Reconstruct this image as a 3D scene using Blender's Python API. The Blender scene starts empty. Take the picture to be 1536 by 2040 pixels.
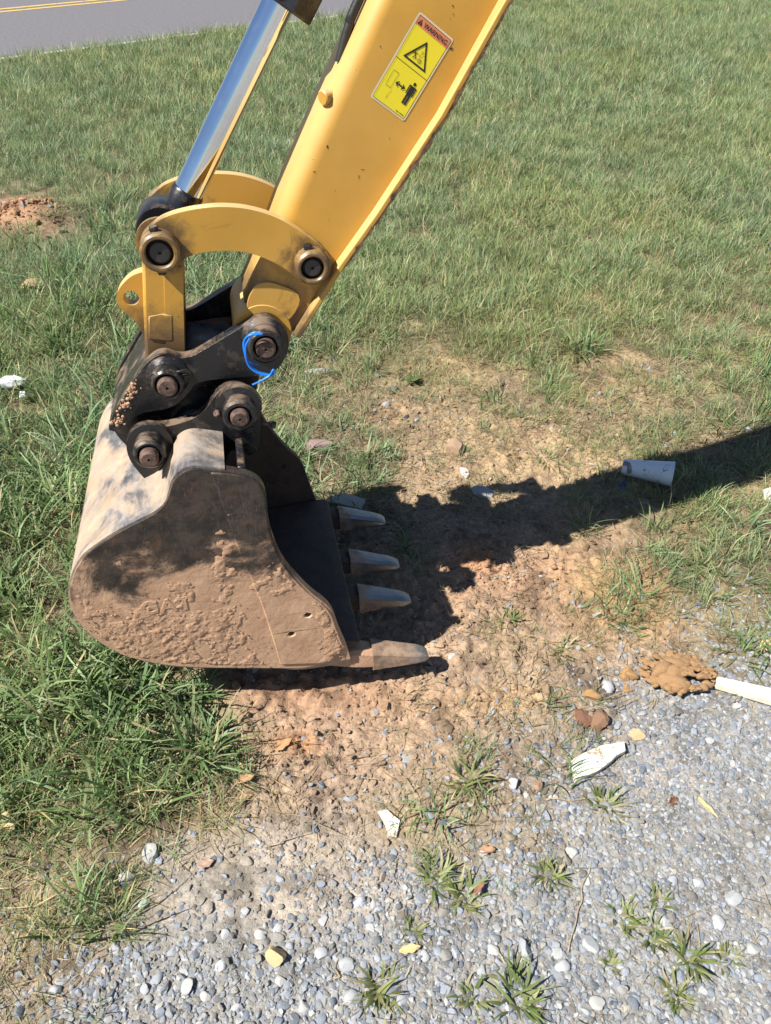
import bpy, bmesh, math, random
import numpy as np
from mathutils import Vector, Matrix
from mathutils.geometry import tessellate_polygon
from math import radians, sin, cos, pi

# ------------------------------------------------------------------ camera, sky, sun, exposure
scn = bpy.context.scene
COL = scn.collection
FPX, PITCH, HCAM = 1534.0, radians(40.0), 1.60
PW, PH = 1536, 2040
cam = bpy.data.cameras.new('camera'); camo = bpy.data.objects.new('camera', cam); COL.objects.link(camo)
camo.location = (0, 0, HCAM); camo.rotation_euler = (radians(90) - PITCH, 0, 0)
cam.sensor_fit = 'VERTICAL'; cam.sensor_height = 24.0; cam.lens = 24.0 * FPX / PH
cam.clip_start = 0.05; cam.clip_end = 800
scn.camera = camo

SUN_EL, SUN_AZ = 52.8, 29.3          # shadows run 29.3 degrees from +X towards +Y
wd = bpy.data.worlds.new('World'); scn.world = wd; wd.use_nodes = True
wn = wd.node_tree.nodes; bg = wn['Background']
sky = wn.new('ShaderNodeTexSky'); sky.sky_type = 'NISHITA'; sky.sun_disc = False
sky.sun_elevation = radians(SUN_EL); sky.sun_rotation = radians(270.0 - SUN_AZ)
sky.air_density = 1.0; sky.dust_density = 0.1; sky.ozone_density = 2.5
wd.node_tree.links.new(sky.outputs[0], bg.inputs[0]); bg.inputs[1].default_value = 0.05
sl = bpy.data.lights.new('sun', 'SUN'); sl.energy = 5.0; sl.angle = radians(0.53); sl.color = (1.0, 0.95, 0.86)
so = bpy.data.objects.new('sun', sl); COL.objects.link(so)
sd = Vector((cos(radians(SUN_AZ)) * cos(radians(SUN_EL)), sin(radians(SUN_AZ)) * cos(radians(SUN_EL)), -sin(radians(SUN_EL))))
so.rotation_euler = sd.to_track_quat('-Z', 'Y').to_euler(); so.location = (-3, -2, 5)
scn.view_settings.view_transform = 'Standard'; scn.view_settings.look = 'None'
scn.view_settings.exposure = 0.95; scn.view_settings.gamma = 1.0
scn.cycles.max_bounces = 4; scn.cycles.diffuse_bounces = 2; scn.cycles.glossy_bounces = 3; scn.cycles.transmission_bounces = 3
scn.render.resolution_x = 771; scn.render.resolution_y = 1024

RNG = np.random.default_rng(7); random.seed(7)

# ------------------------------------------------------------------ pixel -> place helpers
_fw = np.array([0, cos(PITCH), -sin(PITCH)]); _up = np.array([0, sin(PITCH), cos(PITCH)]); _rt = np.array([1.0, 0, 0])
_c = np.array([0, 0, HCAM])
def ray(x, y): return _fw + _rt * (x - PW / 2) / FPX + _up * (PH / 2 - y) / FPX
def gpt(x, y, z=0.0):
    d = ray(x, y); return _c + d * ((z - HCAM) / d[2])
def to_px(X, Y, Z=0.0):
    vy = Y; vz = Z - HCAM
    k = np.maximum(vy * _fw[1] + vz * _fw[2], 0.05)
    return PW / 2 + FPX * X / k, PH / 2 - FPX * (vy * _up[1] + vz * _up[2]) / k
MA, MT = radians(11.2), radians(-2.5)
EX = np.array([cos(MA), sin(MA), 0]); EY = np.array([-sin(MA) * cos(MT), cos(MA) * cos(MT), sin(MT)]); EZ = np.cross(EX, EY)
ORG = gpt(855, 1318, .05) - EY * .035; ORG[2] = 0
def L(x, y, w):          # a pixel on the machine's side plane w -> (u, z) of that plane
    d = ray(x, y); t = (w - (_c - ORG) @ EY) / (d @ EY); P = _c + d * t - ORG
    return (float(P @ EX), float(P @ EZ))
WB, WC = .625, .312      # bucket width and its middle plane

# ------------------------------------------------------------------ noise in numpy
def _h(ix, iy, s):
    h = (ix.astype(np.int64) * 374761393 + iy.astype(np.int64) * 668265263 + s * 974634533) & 0xffffffff
    h = ((h ^ (h >> 13)) * 1274126177) & 0xffffffff
    return ((h ^ (h >> 16)) & 0xffffff) / float(0x1000000)
def vnoise(x, y, s=0):
    x = np.asarray(x, float); y = np.asarray(y, float)
    ix = np.floor(x); iy = np.floor(y); fx = x - ix; fy = y - iy
    fx = fx * fx * (3 - 2 * fx); fy = fy * fy * (3 - 2 * fy)
    a = _h(ix, iy, s); b = _h(ix + 1, iy, s); c = _h(ix, iy + 1, s); d = _h(ix + 1, iy + 1, s)
    return (a * (1 - fx) + b * fx) * (1 - fy) + (c * (1 - fx) + d * fx) * fy
def fbm(x, y, o=4, s=0, g=.5):
    r = 0; a = 1; t = 0
    for i in range(o):
        r = r + a * vnoise(x * 2 ** i + 17.3 * i, y * 2 ** i - 9.1 * i, s + i); t += a; a *= g
    return r / t
def worley(x, y, s=0):
    x = np.asarray(x, float); y = np.asarray(y, float); ix = np.floor(x); iy = np.floor(y)
    best = np.full(x.shape, 9.0); cell = np.zeros(x.shape)
    for dx in (-1, 0, 1):
        for dy in (-1, 0, 1):
            cx = ix + dx; cy = iy + dy
            d = (cx + _h(cx, cy, s) - x) ** 2 + (cy + _h(cx, cy, s + 5) - y) ** 2
            m = d < best; best = np.where(m, d, best); cell = np.where(m, _h(cx, cy, s + 9), cell)
    return np.sqrt(best), cell
def sstep(a, b, x):
    t = np.clip((x - a) / (b - a), 0, 1); return t * t * (3 - 2 * t)

# ------------------------------------------------------------------ what covers the ground (one digit each ~0.1 m cell near the camera)
GRASS = '''9999999999999999
9999999999999999
9999999999999999
9999999999999999
0499999999999999
9999999999999888
9999999999988876
9999995544674467
9999974333333456
9999995622223456
9999555422223466
9922222220012467
9922222100112356
9986111000222235
9998500000131012
9999710013222000
9888610023222000
5652101132212100
5641000000000000
4520000000000000
3210000000000000'''
GRAVEL = '''0000000000000000
0000000000000000
0000000000000000
0000000000000000
0000000000000000
0000000000000000
0000000000000000
0000000000000000
0000000000000000
0000000000000000
0000000000000000
0000000000000001
0000000000000012
0000000000000034
0000000000135899
0000000001236899
0000011122357899
1235665445678999
1258876778999999
2479999999999999
4699999999999999'''
BROAD = '''0000000000000000
0000000000000000
0111000000000000
1221000000000000
2332100000000000
4444310000000000
6665542110000000
7777765432211100
8888877654432222
9999988776554333
9999999887665444
9999999988776555
9999999999887666
9999999999998877
9999999999999988
9999999999999999
9999999999999999
6666666666666666
4444444444444444
4444444444444444
4444444444444444'''
def _grid(t): return np.array([[int(c) for c in r] for r in t.split('\n')], float) / 9.0
GG, GV, GB = _grid(GRASS), _grid(GRAVEL), _grid(BROAD)
def lookup(M, px, py):
    fx = np.clip((px - 48) / 96.0, 0, 14.999); fy = np.clip((py - 48) / 96.0, 0, 19.999)
    ix = np.floor(fx).astype(int); iy = np.floor(fy).astype(int); fx = fx - ix; fy = fy - iy
    return (M[iy, ix] * (1 - fx) + M[iy, ix + 1] * fx) * (1 - fy) + (M[iy + 1, ix] * (1 - fx) + M[iy + 1, ix + 1] * fx) * fy
def cover(X, Y):
    X = np.asarray(X, float); Y = np.asarray(Y, float)
    jx = X + (fbm(X * 9, Y * 9, 3, 31) - .5) * .16; jy = Y + (fbm(X * 9, Y * 9, 3, 57) - .5) * .16
    px, py = to_px(jx, np.maximum(jy, .3))
    return lookup(GG, px, py), lookup(GV, px, py), lookup(GB, px, py)
RD = radians(41.5); R0 = np.array([-4.143, 9.46]); RT = np.array([cos(RD), sin(RD)]); RN = np.array([-sin(RD), cos(RD)])
def road_s(X, Y): return (X - R0[0]) * RN[0] + (Y - R0[1]) * RN[1]
def bump(X, Y, px, py, r, h, ry=None):
    p = gpt(px, py); ry = ry or r
    return h * np.exp(-((X - p[0]) / r) ** 2 - ((Y - p[1]) / ry) ** 2)
def height(X, Y, parts=False):
    X = np.asarray(X, float); Y = np.asarray(Y, float)
    g, v, b = cover(X, Y)
    dirt = np.clip(1 - g * 1.25 - v, 0, 1)
    far = sstep(3.2, 4.5, Y)
    z = (fbm(X * .8, Y * .8, 3, 3) - .5) * .05 * sstep(1.2, 3.5, Y) * (1 - sstep(7, 9.5, Y))
    z = z + (fbm(X * 5, Y * 5, 3, 11) - .5) * (.012 + .030 * g + .012 * dirt) * (1 - sstep(7, 9.5, Y))
    z = z + bump(X, Y, 290, 1300, .30, .070, .24) + bump(X, Y, 70, 1150, .5, .05)
    z = z + bump(X, Y, 1290, 1180, .16, .018) + bump(X, Y, 640, 880, .16, .02) + bump(X, Y, 900, 870, .3, .02) + bump(X, Y, 60, 440, .35, .10, .2)
    z = z - bump(X, Y, 800, 1240, .13, .02) - bump(X, Y, 650, 1430, .25, .012, .06) + bump(X, Y, 1150, 1400, .12, .012)
    # clods: domes of cellular noise, only where the soil is bare
    near = np.maximum(1 - far, np.clip(bump(X, Y, 60, 440, .5, 1.6, .3), 0, 1))
    wx = X + (fbm(X * 30, Y * 30, 2, 71) - .5) * .03; wy = Y + (fbm(X * 30, Y * 30, 2, 77) - .5) * .03
    d1, c1 = worley(wx * 24, wy * 24, 5); d2, c2 = worley(wx * 62, wy * 62, 8)
    rough = sstep(.35, .65, fbm(X * 4, Y * 4, 3, 91))
    clod = np.maximum(0, 1 - d1 * 1.5) * (c1 > .45) * .020 * rough + np.maximum(0, 1 - d2 * 1.4) * (c2 > .3) * .0085
    z = z + clod * np.clip(dirt * 1.3, 0, 1) * near + np.maximum(0, 1 - d2 * 1.5) * .003 * v * near
    z = z + (fbm(X * 50, Y * 50, 3, 41) - .5) * (.006 + .008 * dirt) * near
    return z - .03 * sstep(-.25, .1, road_s(X, Y))
PATCH = [  # px, py, rx, ry (px), colour, strength: soil of other colours
    (900, 860, 260, 130, (.46, .32, .195), .8), (1240, 740, 110, 60, (.42, .27, .16), .7), (840, 720, 160, 60, (.47, .30, .165), .7),
    (1140, 780, 70, 30, (.16, .075, .05), .7), (900, 890, 200, 60, (.50, .35, .21), .6), (1150, 900, 160, 60, (.50, .34, .20), .6),
    (1050, 1150, 250, 90, (.40, .235, .145), .7), (1230, 1190, 110, 80, (.46, .275, .12), .9), (1310, 1200, 60, 60, (.38, .19, .085), .7),
    (940, 1110, 60, 30, (.42, .19, .09), .8), (1150, 1030, 60, 25, (.40, .20, .10), .7), (640, 1390, 190, 40, (.36, .20, .12), .8),
    (1000, 1400, 160, 30, (.48, .31, .18), .7), (620, 1500, 200, 60, (.33, .23, .165), .8), (590, 1480, 50, 25, (.44, .22, .10), .8),
    (750, 830, 60, 60, (.30, .16, .11), .6), (60, 440, 140, 50, (.44, .23, .13), 1.0), (1480, 830, 90, 60, (.36, .29, .24), .6),
    (790, 1640, 50, 30, (.42, .26, .14), .5), (1300, 1530, 90, 40, (.43, .36, .31), .8), (1180, 1620, 80, 40, (.40, .34, .30), .6),
    (600, 1800, 300, 30, (.44, .38, .31), .7), (560, 1690, 250, 60, (.40, .34, .28), .5)]
def soil_colour(X, Y):
    g, v, b = cover(X, Y); px, py = to_px(X, np.maximum(Y, .3))
    n1 = fbm(X * 6, Y * 6, 4, 101); n2 = fbm(X * 40, Y * 40, 3, 131); n3 = fbm(X * 2.2, Y * 2.2, 3, 151)
    col = np.empty(X.shape + (3,))
    dirt = np.array((.36, .255, .175)); grav = np.array((.275, .262, .243)); hum = np.array((.155, .115, .075)); thatch = np.array((.24, .19, .105))
    gg = np.clip(g * 1.5, 0, 1)[..., None]
    base = dirt * (1 - v[..., None]) + grav * v[..., None]
    for (x0, y0, rx, ry, c, s) in PATCH:
        m = np.exp(-((px - x0) / rx) ** 2 - ((py - y0) / ry) ** 2) * s
        m = np.clip(m * (.55 + .9 * n1), 0, 1)[..., None]
        base = base * (1 - m) + np.array(c) * m
    t = sstep(.3, .7, n1)[..., None]
    under = hum * (1 - t) + thatch * t
    col = base * (1 - gg) + under * gg
    n4 = fbm(X * 14, Y * 14, 4, 171, .6)
    return col * (.66 + .34 * n2 + .24 * n3)[..., None] * (1 - .38 * sstep(.55, .72, n4) + .16 * sstep(.40, .25, n4))[..., None]

# ------------------------------------------------------------------ node material helper
class NT:
    def __init__(s, name):
        s.m = bpy.data.materials.new(name); s.m.use_nodes = True; s.t = s.m.node_tree; s.n = s.t.nodes; s.b = s.n['Principled BSDF']
        s.tc = None
    def lk(s, a, b): s.t.links.new(a, b)
    def put(s, sock, v):
        if isinstance(v, bpy.types.NodeSocket): s.lk(v, sock)
        elif isinstance(v, (tuple, list)) and len(v) == 3 and sock.type == 'RGBA': sock.default_value = (*v, 1)
        else: sock.default_value = v
    def obj(s):
        if not s.tc: s.tc = s.n.new('ShaderNodeTexCoord').outputs['Object']
        return s.tc
    def mapping(s, scale=(1, 1, 1), rot=(0, 0, 0), loc=(0, 0, 0)):
        m = s.n.new('ShaderNodeMapping'); s.lk(s.obj(), m.inputs[0]); m.inputs['Scale'].default_value = scale; m.inputs['Rotation'].default_value = rot
        m.inputs['Location'].default_value = loc; return m.outputs[0]
    def noise(s, scale, detail=5, rough=.55, vec=None, dist=0):
        n = s.n.new('ShaderNodeTexNoise'); s.lk(vec or s.obj(), n.inputs['Vector'])
        n.inputs['Scale'].default_value = scale; n.inputs['Detail'].default_value = detail; n.inputs['Roughness'].default_value = rough; n.inputs['Distortion'].default_value = dist
        return n.outputs[0]
    def ramp(s, v, a, b, lo=0, hi=1):
        n = s.n.new('ShaderNodeMapRange'); n.interpolation_type = 'SMOOTHSTEP'; s.lk(v, n.inputs[0])
        for k, q in zip((1, 2, 3, 4), (a, b, lo, hi)): n.inputs[k].default_value = q
        return n.outputs[0]
    def math(s, op, a, b=0.0):
        n = s.n.new('ShaderNodeMath'); n.operation = op; s.put(n.inputs[0], a); s.put(n.inputs[1], b); return n.outputs[0]
    def mix(s, f, a, b, mode='MIX'):
        n = s.n.new('ShaderNodeMix'); n.data_type = 'RGBA'; n.blend_type = mode
        s.put(n.inputs[0], f); s.put(n.inputs[6], a); s.put(n.inputs[7], b); return n.outputs[2]
    def bump(s, h, strength=.3, dist=.01):
        n = s.n.new('ShaderNodeBump'); n.inputs['Strength'].default_value = strength; n.inputs['Distance'].default_value = dist
        s.lk(h, n.inputs['Height']); s.lk(n.outputs[0], s.b.inputs['Normal']); return n.outputs[0]
    def sepz(s, what=2):
        n = s.n.new('ShaderNodeSeparateXYZ'); s.lk(s.obj(), n.inputs[0]); return n.outputs[what]
    def upness(s):
        g = s.n.new('ShaderNodeNewGeometry'); n = s.n.new('ShaderNodeSeparateXYZ'); s.lk(g.outputs['Normal'], n.inputs[0]); return n.outputs[2]
    def col(s, v): s.put(s.b.inputs['Base Color'], v)
    def rough(s, v): s.put(s.b.inputs['Roughness'], v)
    def metal(s, v): s.put(s.b.inputs['Metallic'], v)

def m_yellow(name, grime=.5, grease=()):
    k = NT(name)
    c = k.mix(k.ramp(k.noise(7, 4), .3, .75), (.50, .272, .040), (.43, .228, .034))
    dust = k.math('MULTIPLY', k.ramp(k.noise(3.2, 6, .6), .45, .75), .16)
    c = k.mix(dust, c, (.55, .40, .20))
    gm = k.math('MULTIPLY', k.ramp(k.noise(13, 8, .68, dist=.6), .66 - .13 * grime, .80 - .1 * grime), .4 + .45 * grime)
    c = k.mix(gm, c, (.075, .048, .03))
    c = k.mix(k.math('MULTIPLY', k.ramp(k.upness(), .1, .8), .55), c, (.62, .48, .26))  # pale dust on up-facing faces, also sunlit paleness put into the colour
    for (gu, gz_, r0, r1) in grease:      # old grease and wear round the pins
        d = k.n.new('ShaderNodeVectorMath'); d.operation = 'LENGTH'; k.lk(k.mapping((1, 0, 1), loc=(-gu, 0, -gz_)), d.inputs[0])
        q = k.math('ADD', d.outputs['Value'], k.math('MULTIPLY', k.math('SUBTRACT', k.noise(30, 7, .7, dist=.8), .5), .11))
        c = k.mix(k.ramp(q, r0, r1, .88, 0), c, (.07, .045, .03))
    sc = k.ramp(k.noise(1, 3, .5, k.mapping((240, 240, 14), (.3, .7, .5))), .72, .76)
    c = k.mix(k.math('MULTIPLY', sc, .35), c, (.12, .075, .04))
    ch = k.ramp(k.noise(75, 4, .6), .735, .75); c = k.mix(ch, c, (.035, .022, .016))
    k.col(c); k.rough(k.ramp(k.noise(9, 5), .3, .7, .36, .55)); k.bump(k.noise(160, 3), .05, .002)
    return k.m
def m_black(name, dust=.5, base=(.012, .012, .014)):
    k = NT(name)
    d = k.math('ADD', k.math('MULTIPLY', k.upness(), .16), k.noise(16, 8, .68, dist=.4))
    dm = k.math('MULTIPLY', k.ramp(d, .60 - .1 * dust, .78 - .1 * dust), .75)
    c = k.mix(k.ramp(k.noise(30, 6, .7), .56, .6), base, (.04, .034, .03))
    c = k.mix(dm, c, (.21, .145, .10))
    c = k.mix(k.ramp(k.noise(60, 4, .6), .69, .72), c, (.10, .05, .03))
    k.col(c); k.rough(k.math('ADD', k.math('MULTIPLY', dm, .5), k.ramp(k.noise(22, 5), .3, .7, .20, .42))); k.bump(k.noise(90, 5, .6), .18, .004)
    return k.m
def m_bucket(name, muddy=0.0):
    k = NT(name); z = k.sepz(2)
    n = k.noise(7, 9, .66, dist=.3)
    hz = k.math('MULTIPLY', k.math('SUBTRACT', .50 + muddy, z), 1.5)
    mud = k.ramp(k.math('ADD', n, hz), .44, .62)
    steel = k.mix(k.ramp(k.noise(24, 6, .7), .35, .65), (.025, .022, .022), (.075, .055, .045))
    sc = None
    for q in (.2, .75, 1.3, -.45, -1.0):
        h = k.ramp(k.noise(1, 5, .7, k.mapping((260, 60, 22), (0, q, 0), (q * 7, 0, 3))), .60, .74); sc = h if sc is None else k.math('MAXIMUM', sc, h)
    steel = k.mix(k.math('MULTIPLY', sc, .5), steel, (.22, .20, .185))
    rust = k.ramp(k.noise(18, 5, .7), .55, .72); steel = k.mix(k.math('MULTIPLY', rust, .6), steel, (.17, .075, .04))
    mc = k.mix(k.ramp(k.noise(14, 8, .7), .3, .7), (.40, .235, .145), (.54, .345, .22))
    mc = k.mix(k.ramp(k.noise(55, 6, .7), .55, .75), mc, (.29, .165, .10))
    c = k.mix(mud, steel, mc); k.col(c); k.rough(k.ramp(mud, 0, 1, .42, .92)); k.metal(k.ramp(mud, 0, .5, .25, 0))
    k.bump(k.math('ADD', k.math('MULTIPLY', k.noise(60, 8, .7), .7), k.math('MULTIPLY', mud, .6)), .55, .006)
    return k.m
def m_wrapper(name):
    k = NT(name); z = k.sepz(2)
    steel = k.mix(k.ramp(k.noise(20, 6, .7), .35, .65), (.09, .09, .10), (.20, .20, .215))
    sc = k.ramp(k.noise(1, 4, .6, k.mapping((90, 9, 90), (0, .3, 0))), .48, .64)
    steel = k.mix(k.math('MULTIPLY', sc, .5), steel, (.30, .29, .29))
    mud = k.ramp(k.math('ADD', k.noise(6, 9, .65, dist=.4), k.math('MULTIPLY', k.math('SUBTRACT', .66, z), .5)), .42, .60)
    mc = k.mix(k.ramp(k.noise(16, 8, .7), .3, .7), (.33, .23, .15), (.45, .345, .24))
    mc = k.mix(k.math('MULTIPLY', sc, .45), mc, (.26, .235, .22)); k.col(k.mix(k.math('MULTIPLY', mud, .9), steel, mc)); k.rough(k.ramp(mud, 0, 1, .35, .9)); k.metal(k.ramp(mud, 0, .6, .35, 0))
    k.bump(k.noise(70, 8, .7), .4, .006); return k.m
def m_mud(name, a=(.50, .315, .20), b=(.40, .235, .145)):
    k = NT(name); c = k.mix(k.ramp(k.noise(28, 8, .7), .3, .7), a, b); k.col(c); k.rough(.95); k.bump(k.noise(120, 8, .7), .7, .006); return k.m
def m_flat(name, c, c2=None, scale=30, rough=.8, bumps=.2, metal=0, dist=.004):
    k = NT(name); c2 = c2 or tuple(x * .7 for x in c); k.col(k.mix(k.ramp(k.noise(scale, 6, .65), .3, .7), c, c2)); k.rough(rough); k.metal(metal)
    if bumps: k.bump(k.noise(scale * 4, 6, .65), bumps, dist)
    return k.m
def m_plain(name, c, rough=.5):
    k = NT(name); k.col(c); k.rough(rough); return k.m
def m_pin(name):
    k = NT(name); c = k.mix(k.ramp(k.noise(60, 7, .7), .35, .65), (.05, .035, .03), (.17, .105, .08)); k.col(c); k.rough(.7); k.metal(.3); k.bump(k.noise(150, 5, .7), .5, .003); return k.m
def m_chrome(name):
    k = NT(name); k.col(k.mix(k.ramp(k.noise(5, 5, .6), .4, .8), (.74, .79, .86), (.64, .67, .71))); k.metal(1.0); k.rough(k.ramp(k.noise(26, 5, .7), .35, .8, .06, .16)); return k.m
def m_tooth(name, clean=0.0):
    k = NT(name); u = k.sepz(0)
    shiny = k.ramp(k.math('ADD', k.math('MULTIPLY', u, 5.0), k.noise(18, 6, .7)), .05 - clean, .45 - clean)
    c = k.mix(shiny, k.mix(k.ramp(k.noise(25, 7, .7), .35, .65), (.36, .25, .17), (.16, .105, .075)), (.27, .265, .27))
    k.col(c); k.metal(k.math('MULTIPLY', shiny, .85)); k.rough(k.ramp(shiny, 0, 1, .85, .30)); k.bump(k.noise(90, 7, .7), .3, .004); return k.m
def m_attr(name, attr, kind='GEOMETRY', rough=.9, noise=90, bumps=.6, var=.35, dist=.006, inst=None, transl=0, spec=.3):
    k = NT(name); a = k.n.new('ShaderNodeAttribute'); a.attribute_name = attr; a.attribute_type = kind
    c = a.outputs['Color']
    if inst:
        i = k.n.new('ShaderNodeAttribute'); i.attribute_name = inst; i.attribute_type = 'INSTANCER'; c = k.mix(1.0, c, i.outputs['Color'], 'MULTIPLY')
    if noise:
        q = k.ramp(k.noise(noise, 4, .68), .25, .75, 1 - var, 1 + var)
        n = k.n.new('ShaderNodeVectorMath'); n.operation = 'SCALE'; k.lk(c, n.inputs[0]); k.lk(q, n.inputs['Scale']); c = n.outputs[0]
    k.put(k.b.inputs['Base Color'], c); k.rough(rough); k.b.inputs['Specular IOR Level'].default_value = spec
    if bumps: k.bump(k.noise(noise * 1.7, 4, .72), bumps, dist)
    if transl:
        t = k.n.new('ShaderNodeBsdfTranslucent'); k.lk(c, t.inputs[0]); x = k.n.new('ShaderNodeMixShader'); x.inputs[0].default_value = transl
        k.lk(k.b.outputs[0], x.inputs[1]); k.lk(t.outputs[0], x.inputs[2]); k.lk(x.outputs[0], k.n['Material Output'].inputs[0])
    return k.m

# ------------------------------------------------------------------ object helpers
def tag(o, label, cat=None, group=None, kind=None):
    if label: o['label'] = label
    if cat: o['category'] = cat
    if group: o['group'] = group
    if kind: o['kind'] = kind
    return o
def mesh_obj(name, verts, faces, mat, parent=None, smooth=None):
    me = bpy.data.meshes.new(name); me.from_pydata([tuple(map(float, v)) for v in verts], [], faces); me.update()
    for m in (mat if isinstance(mat, (list, tuple)) else [mat]): me.materials.append(m)
    if smooth is not None:
        me.shade_smooth(); me.set_sharp_from_angle(angle=radians(smooth))
    o = bpy.data.objects.new(name, me); COL.objects.link(o)
    if parent: o.parent = parent
    return o
def fixn(o):
    bm = bmesh.new(); bm.from_mesh(o.data); bmesh.ops.recalc_face_normals(bm, faces=bm.faces); bm.to_mesh(o.data); bm.free(); return o
def bev(o, w, seg=2):
    m = o.modifiers.new('bevel', 'BEVEL'); m.width = w; m.segments = seg; m.limit_method = 'ANGLE'; m.angle_limit = radians(38); m.harden_normals = False
    return o
def chaikin(pts, it=2):      # closed outline; points with a third value stay sharp
    p = [(q[0], q[1], len(q) > 2) for q in pts]
    for _ in range(it):
        r = []
        for i, q in enumerate(p):
            if q[2]: r.append(q); continue
            a = p[i - 1]; b = p[(i + 1) % len(p)]
            r.append((q[0] * .75 + a[0] * .25, q[1] * .75 + a[1] * .25, False)); r.append((q[0] * .75 + b[0] * .25, q[1] * .75 + b[1] * .25, False))
        p = r
    return [(q[0], q[1]) for q in p]
def plate_data(out, w0, w1, holes=()):
    loops = [list(out)] + [list(h) for h in holes]
    tris = tessellate_polygon([[Vector((p[0], p[1], 0)) for p in l] for l in loops])
    flat = [p for l in loops for p in l]; n = len(flat)
    V = [(p[0], w0, p[1]) for p in flat] + [(p[0], w1, p[1]) for p in flat]; F = []
    for t in tris: F.append(tuple(t)); F.append(tuple(i + n for i in reversed(t)))
    s = 0
    for l in loops:
        m = len(l)
        for i in range(m): a = s + i; b = s + (i + 1) % m; F.append((a, b, b + n, a + n))
        s += m
    return V, F
def plate(name, out, w0, w1, mat, parent, b=.003, holes=(), seg=2):
    V, F = plate_data(out, w0, w1, holes); o = fixn(mesh_obj(name, V, F, mat, parent)); o.data.shade_smooth(); o.data.set_sharp_from_angle(angle=radians(32))
    if b: bev(o, b, seg)
    return o
def pxl(pts, w, ox=0, oy=0, s=1.0):      # list of picture points -> plane outline
    return [(*L(ox + p[0] * s, oy + p[1] * s, w), *p[2:]) for p in pts]
def lathe(name, p0, ax, prof, mat, parent=None, seg=36, smooth=35):
    ax = Vector(ax).normalized(); a = ax.orthogonal().normalized(); b = ax.cross(a); p0 = Vector(p0); V = []; F = []
    for r, t in prof:
        for i in range(seg):
            q = 2 * pi * i / seg; V.append(p0 + ax * t + (a * cos(q) + b * sin(q)) * max(r, 1e-5))
    n = len(prof)
    for j in range(n - 1):
        for i in range(seg): k = (i + 1) % seg; F.append((j * seg + i, j * seg + k, (j + 1) * seg + k, (j + 1) * seg + i))
    if prof[0] != prof[-1]: F.append(tuple(reversed(range(seg)))); F.append(tuple((n - 1) * seg + i for i in range(seg)))
    return fixn(mesh_obj(name, V, F, mat, parent, smooth))
def pinlathe(name, c, prof, mat, parent, seg=36): return lathe(name, (c[0], 0, c[1]), (0, 1, 0), prof, mat, parent, seg)
def boss(name, c, r, ri, w0, w1, mat, parent, ch=.004):      # hollow collar from near face w0 to w1
    return pinlathe(name, c, [(r, w1), (r, w0 + ch), (r - ch, w0), (ri + ch * .6, w0), (ri, w0 + ch * .6), (ri, w1), (r, w1)], mat, parent)
def pin(name, c, r, w0, w1, mat, parent):
    return pinlathe(name, c, [(r * .14, w0 + .005), (r * .17, w0), (r - .004, w0), (r, w0 + .004), (r, w1 - .004), (r - .004, w1)], mat, parent, 28)
def loft(name, rings, mat, parent=None, smooth=35, cap=True):
    n = len(rings[0]); V = [v for r in rings for v in r]; F = []
    for j in range(len(rings) - 1):
        for i in range(n): k = (i + 1) % n; F.append((j * n + i, j * n + k, (j + 1) * n + k, (j + 1) * n + i))
    if cap: F.append(tuple(reversed(range(n)))); F.append(tuple((len(rings) - 1) * n + i for i in range(n)))
    return fixn(mesh_obj(name, V, F, mat, parent, smooth))
def tube(name, pts, r, mat, parent=None, seg=8, closed=False):
    pts = [Vector(p) for p in pts]; rings = []
    for i, p in enumerate(pts):
        d = (pts[min(i + 1, len(pts) - 1)] - pts[max(i - 1, 0)]).normalized(); a = d.orthogonal().normalized()
        if i and rings:
            a = (pa - d * pa.dot(d)).normalized()
        pa = a; b = d.cross(a); rr = r[i] if isinstance(r, (list, tuple)) else r
        rings.append([p + (a * cos(2 * pi * k / seg) + b * sin(2 * pi * k / seg)) * rr for k in range(seg)])
    return loft(name, rings, mat, parent, 60)
def spline(pts, n=8):
    P = [Vector(p) for p in pts]; P = [P[0] * 2 - P[1]] + P + [P[-1] * 2 - P[-2]]; o = []
    for i in range(1, len(P) - 2):
        for k in range(n):
            t = k / n; a, b, c, d = P[i - 1:i + 3]
            o.append(.5 * ((2 * b) + (c - a) * t + (2 * a - 5 * b + 4 * c - d) * t * t + (3 * b - a - 3 * c + d) * t ** 3))
    return o + [P[-2]]

# ------------------------------------------------------------------ the ground: one sheet, fine where it is near
def axis(a, b, step, lo, hi, g=1.09):
    m = list(np.arange(a, b, step)); s = step; x = m[-1]
    while x < hi: s = min(s * g, 12); x += s; m.append(x)
    s = step; x = m[0]; f = []
    while x > lo: s = min(s * g, 12); x -= s; f.append(x)
    return np.array(f[::-1] + m)
gx = axis(-1.35, 1.75, .0072, -150, 150, 1.10); gy = axis(.55, 3.3, .0072, -40, 300, 1.035)
GXm, GYm = np.meshgrid(gx, gy); GZm = height(GXm, GYm)
nx, ny = len(gx), len(gy)
me = bpy.data.meshes.new('ground'); nv = nx * ny
me.vertices.add(nv); me.vertices.foreach_set('co', np.stack([GXm, GYm, GZm], -1).astype(np.float32).ravel())
ii = (np.arange(ny - 1)[:, None] * nx + np.arange(nx - 1)[None, :]).ravel()
quads = np.stack([ii, ii + 1, ii + nx + 1, ii + nx], -1)
me.loops.add(quads.size); me.loops.foreach_set('vertex_index', quads.ravel().astype(np.int32))
me.polygons.add(len(quads)); me.polygons.foreach_set('loop_start', np.arange(0, quads.size, 4, dtype=np.int32)); me.polygons.foreach_set('loop_total', np.full(len(quads), 4, dtype=np.int32))
me.update(); me.validate()
ca = me.attributes.new('soil', 'FLOAT_COLOR', 'POINT'); gc = np.ones((nv, 4), np.float32); gc[:, :3] = soil_colour(GXm, GYm).reshape(-1, 3); ca.data.foreach_set('color', gc.ravel())
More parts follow.
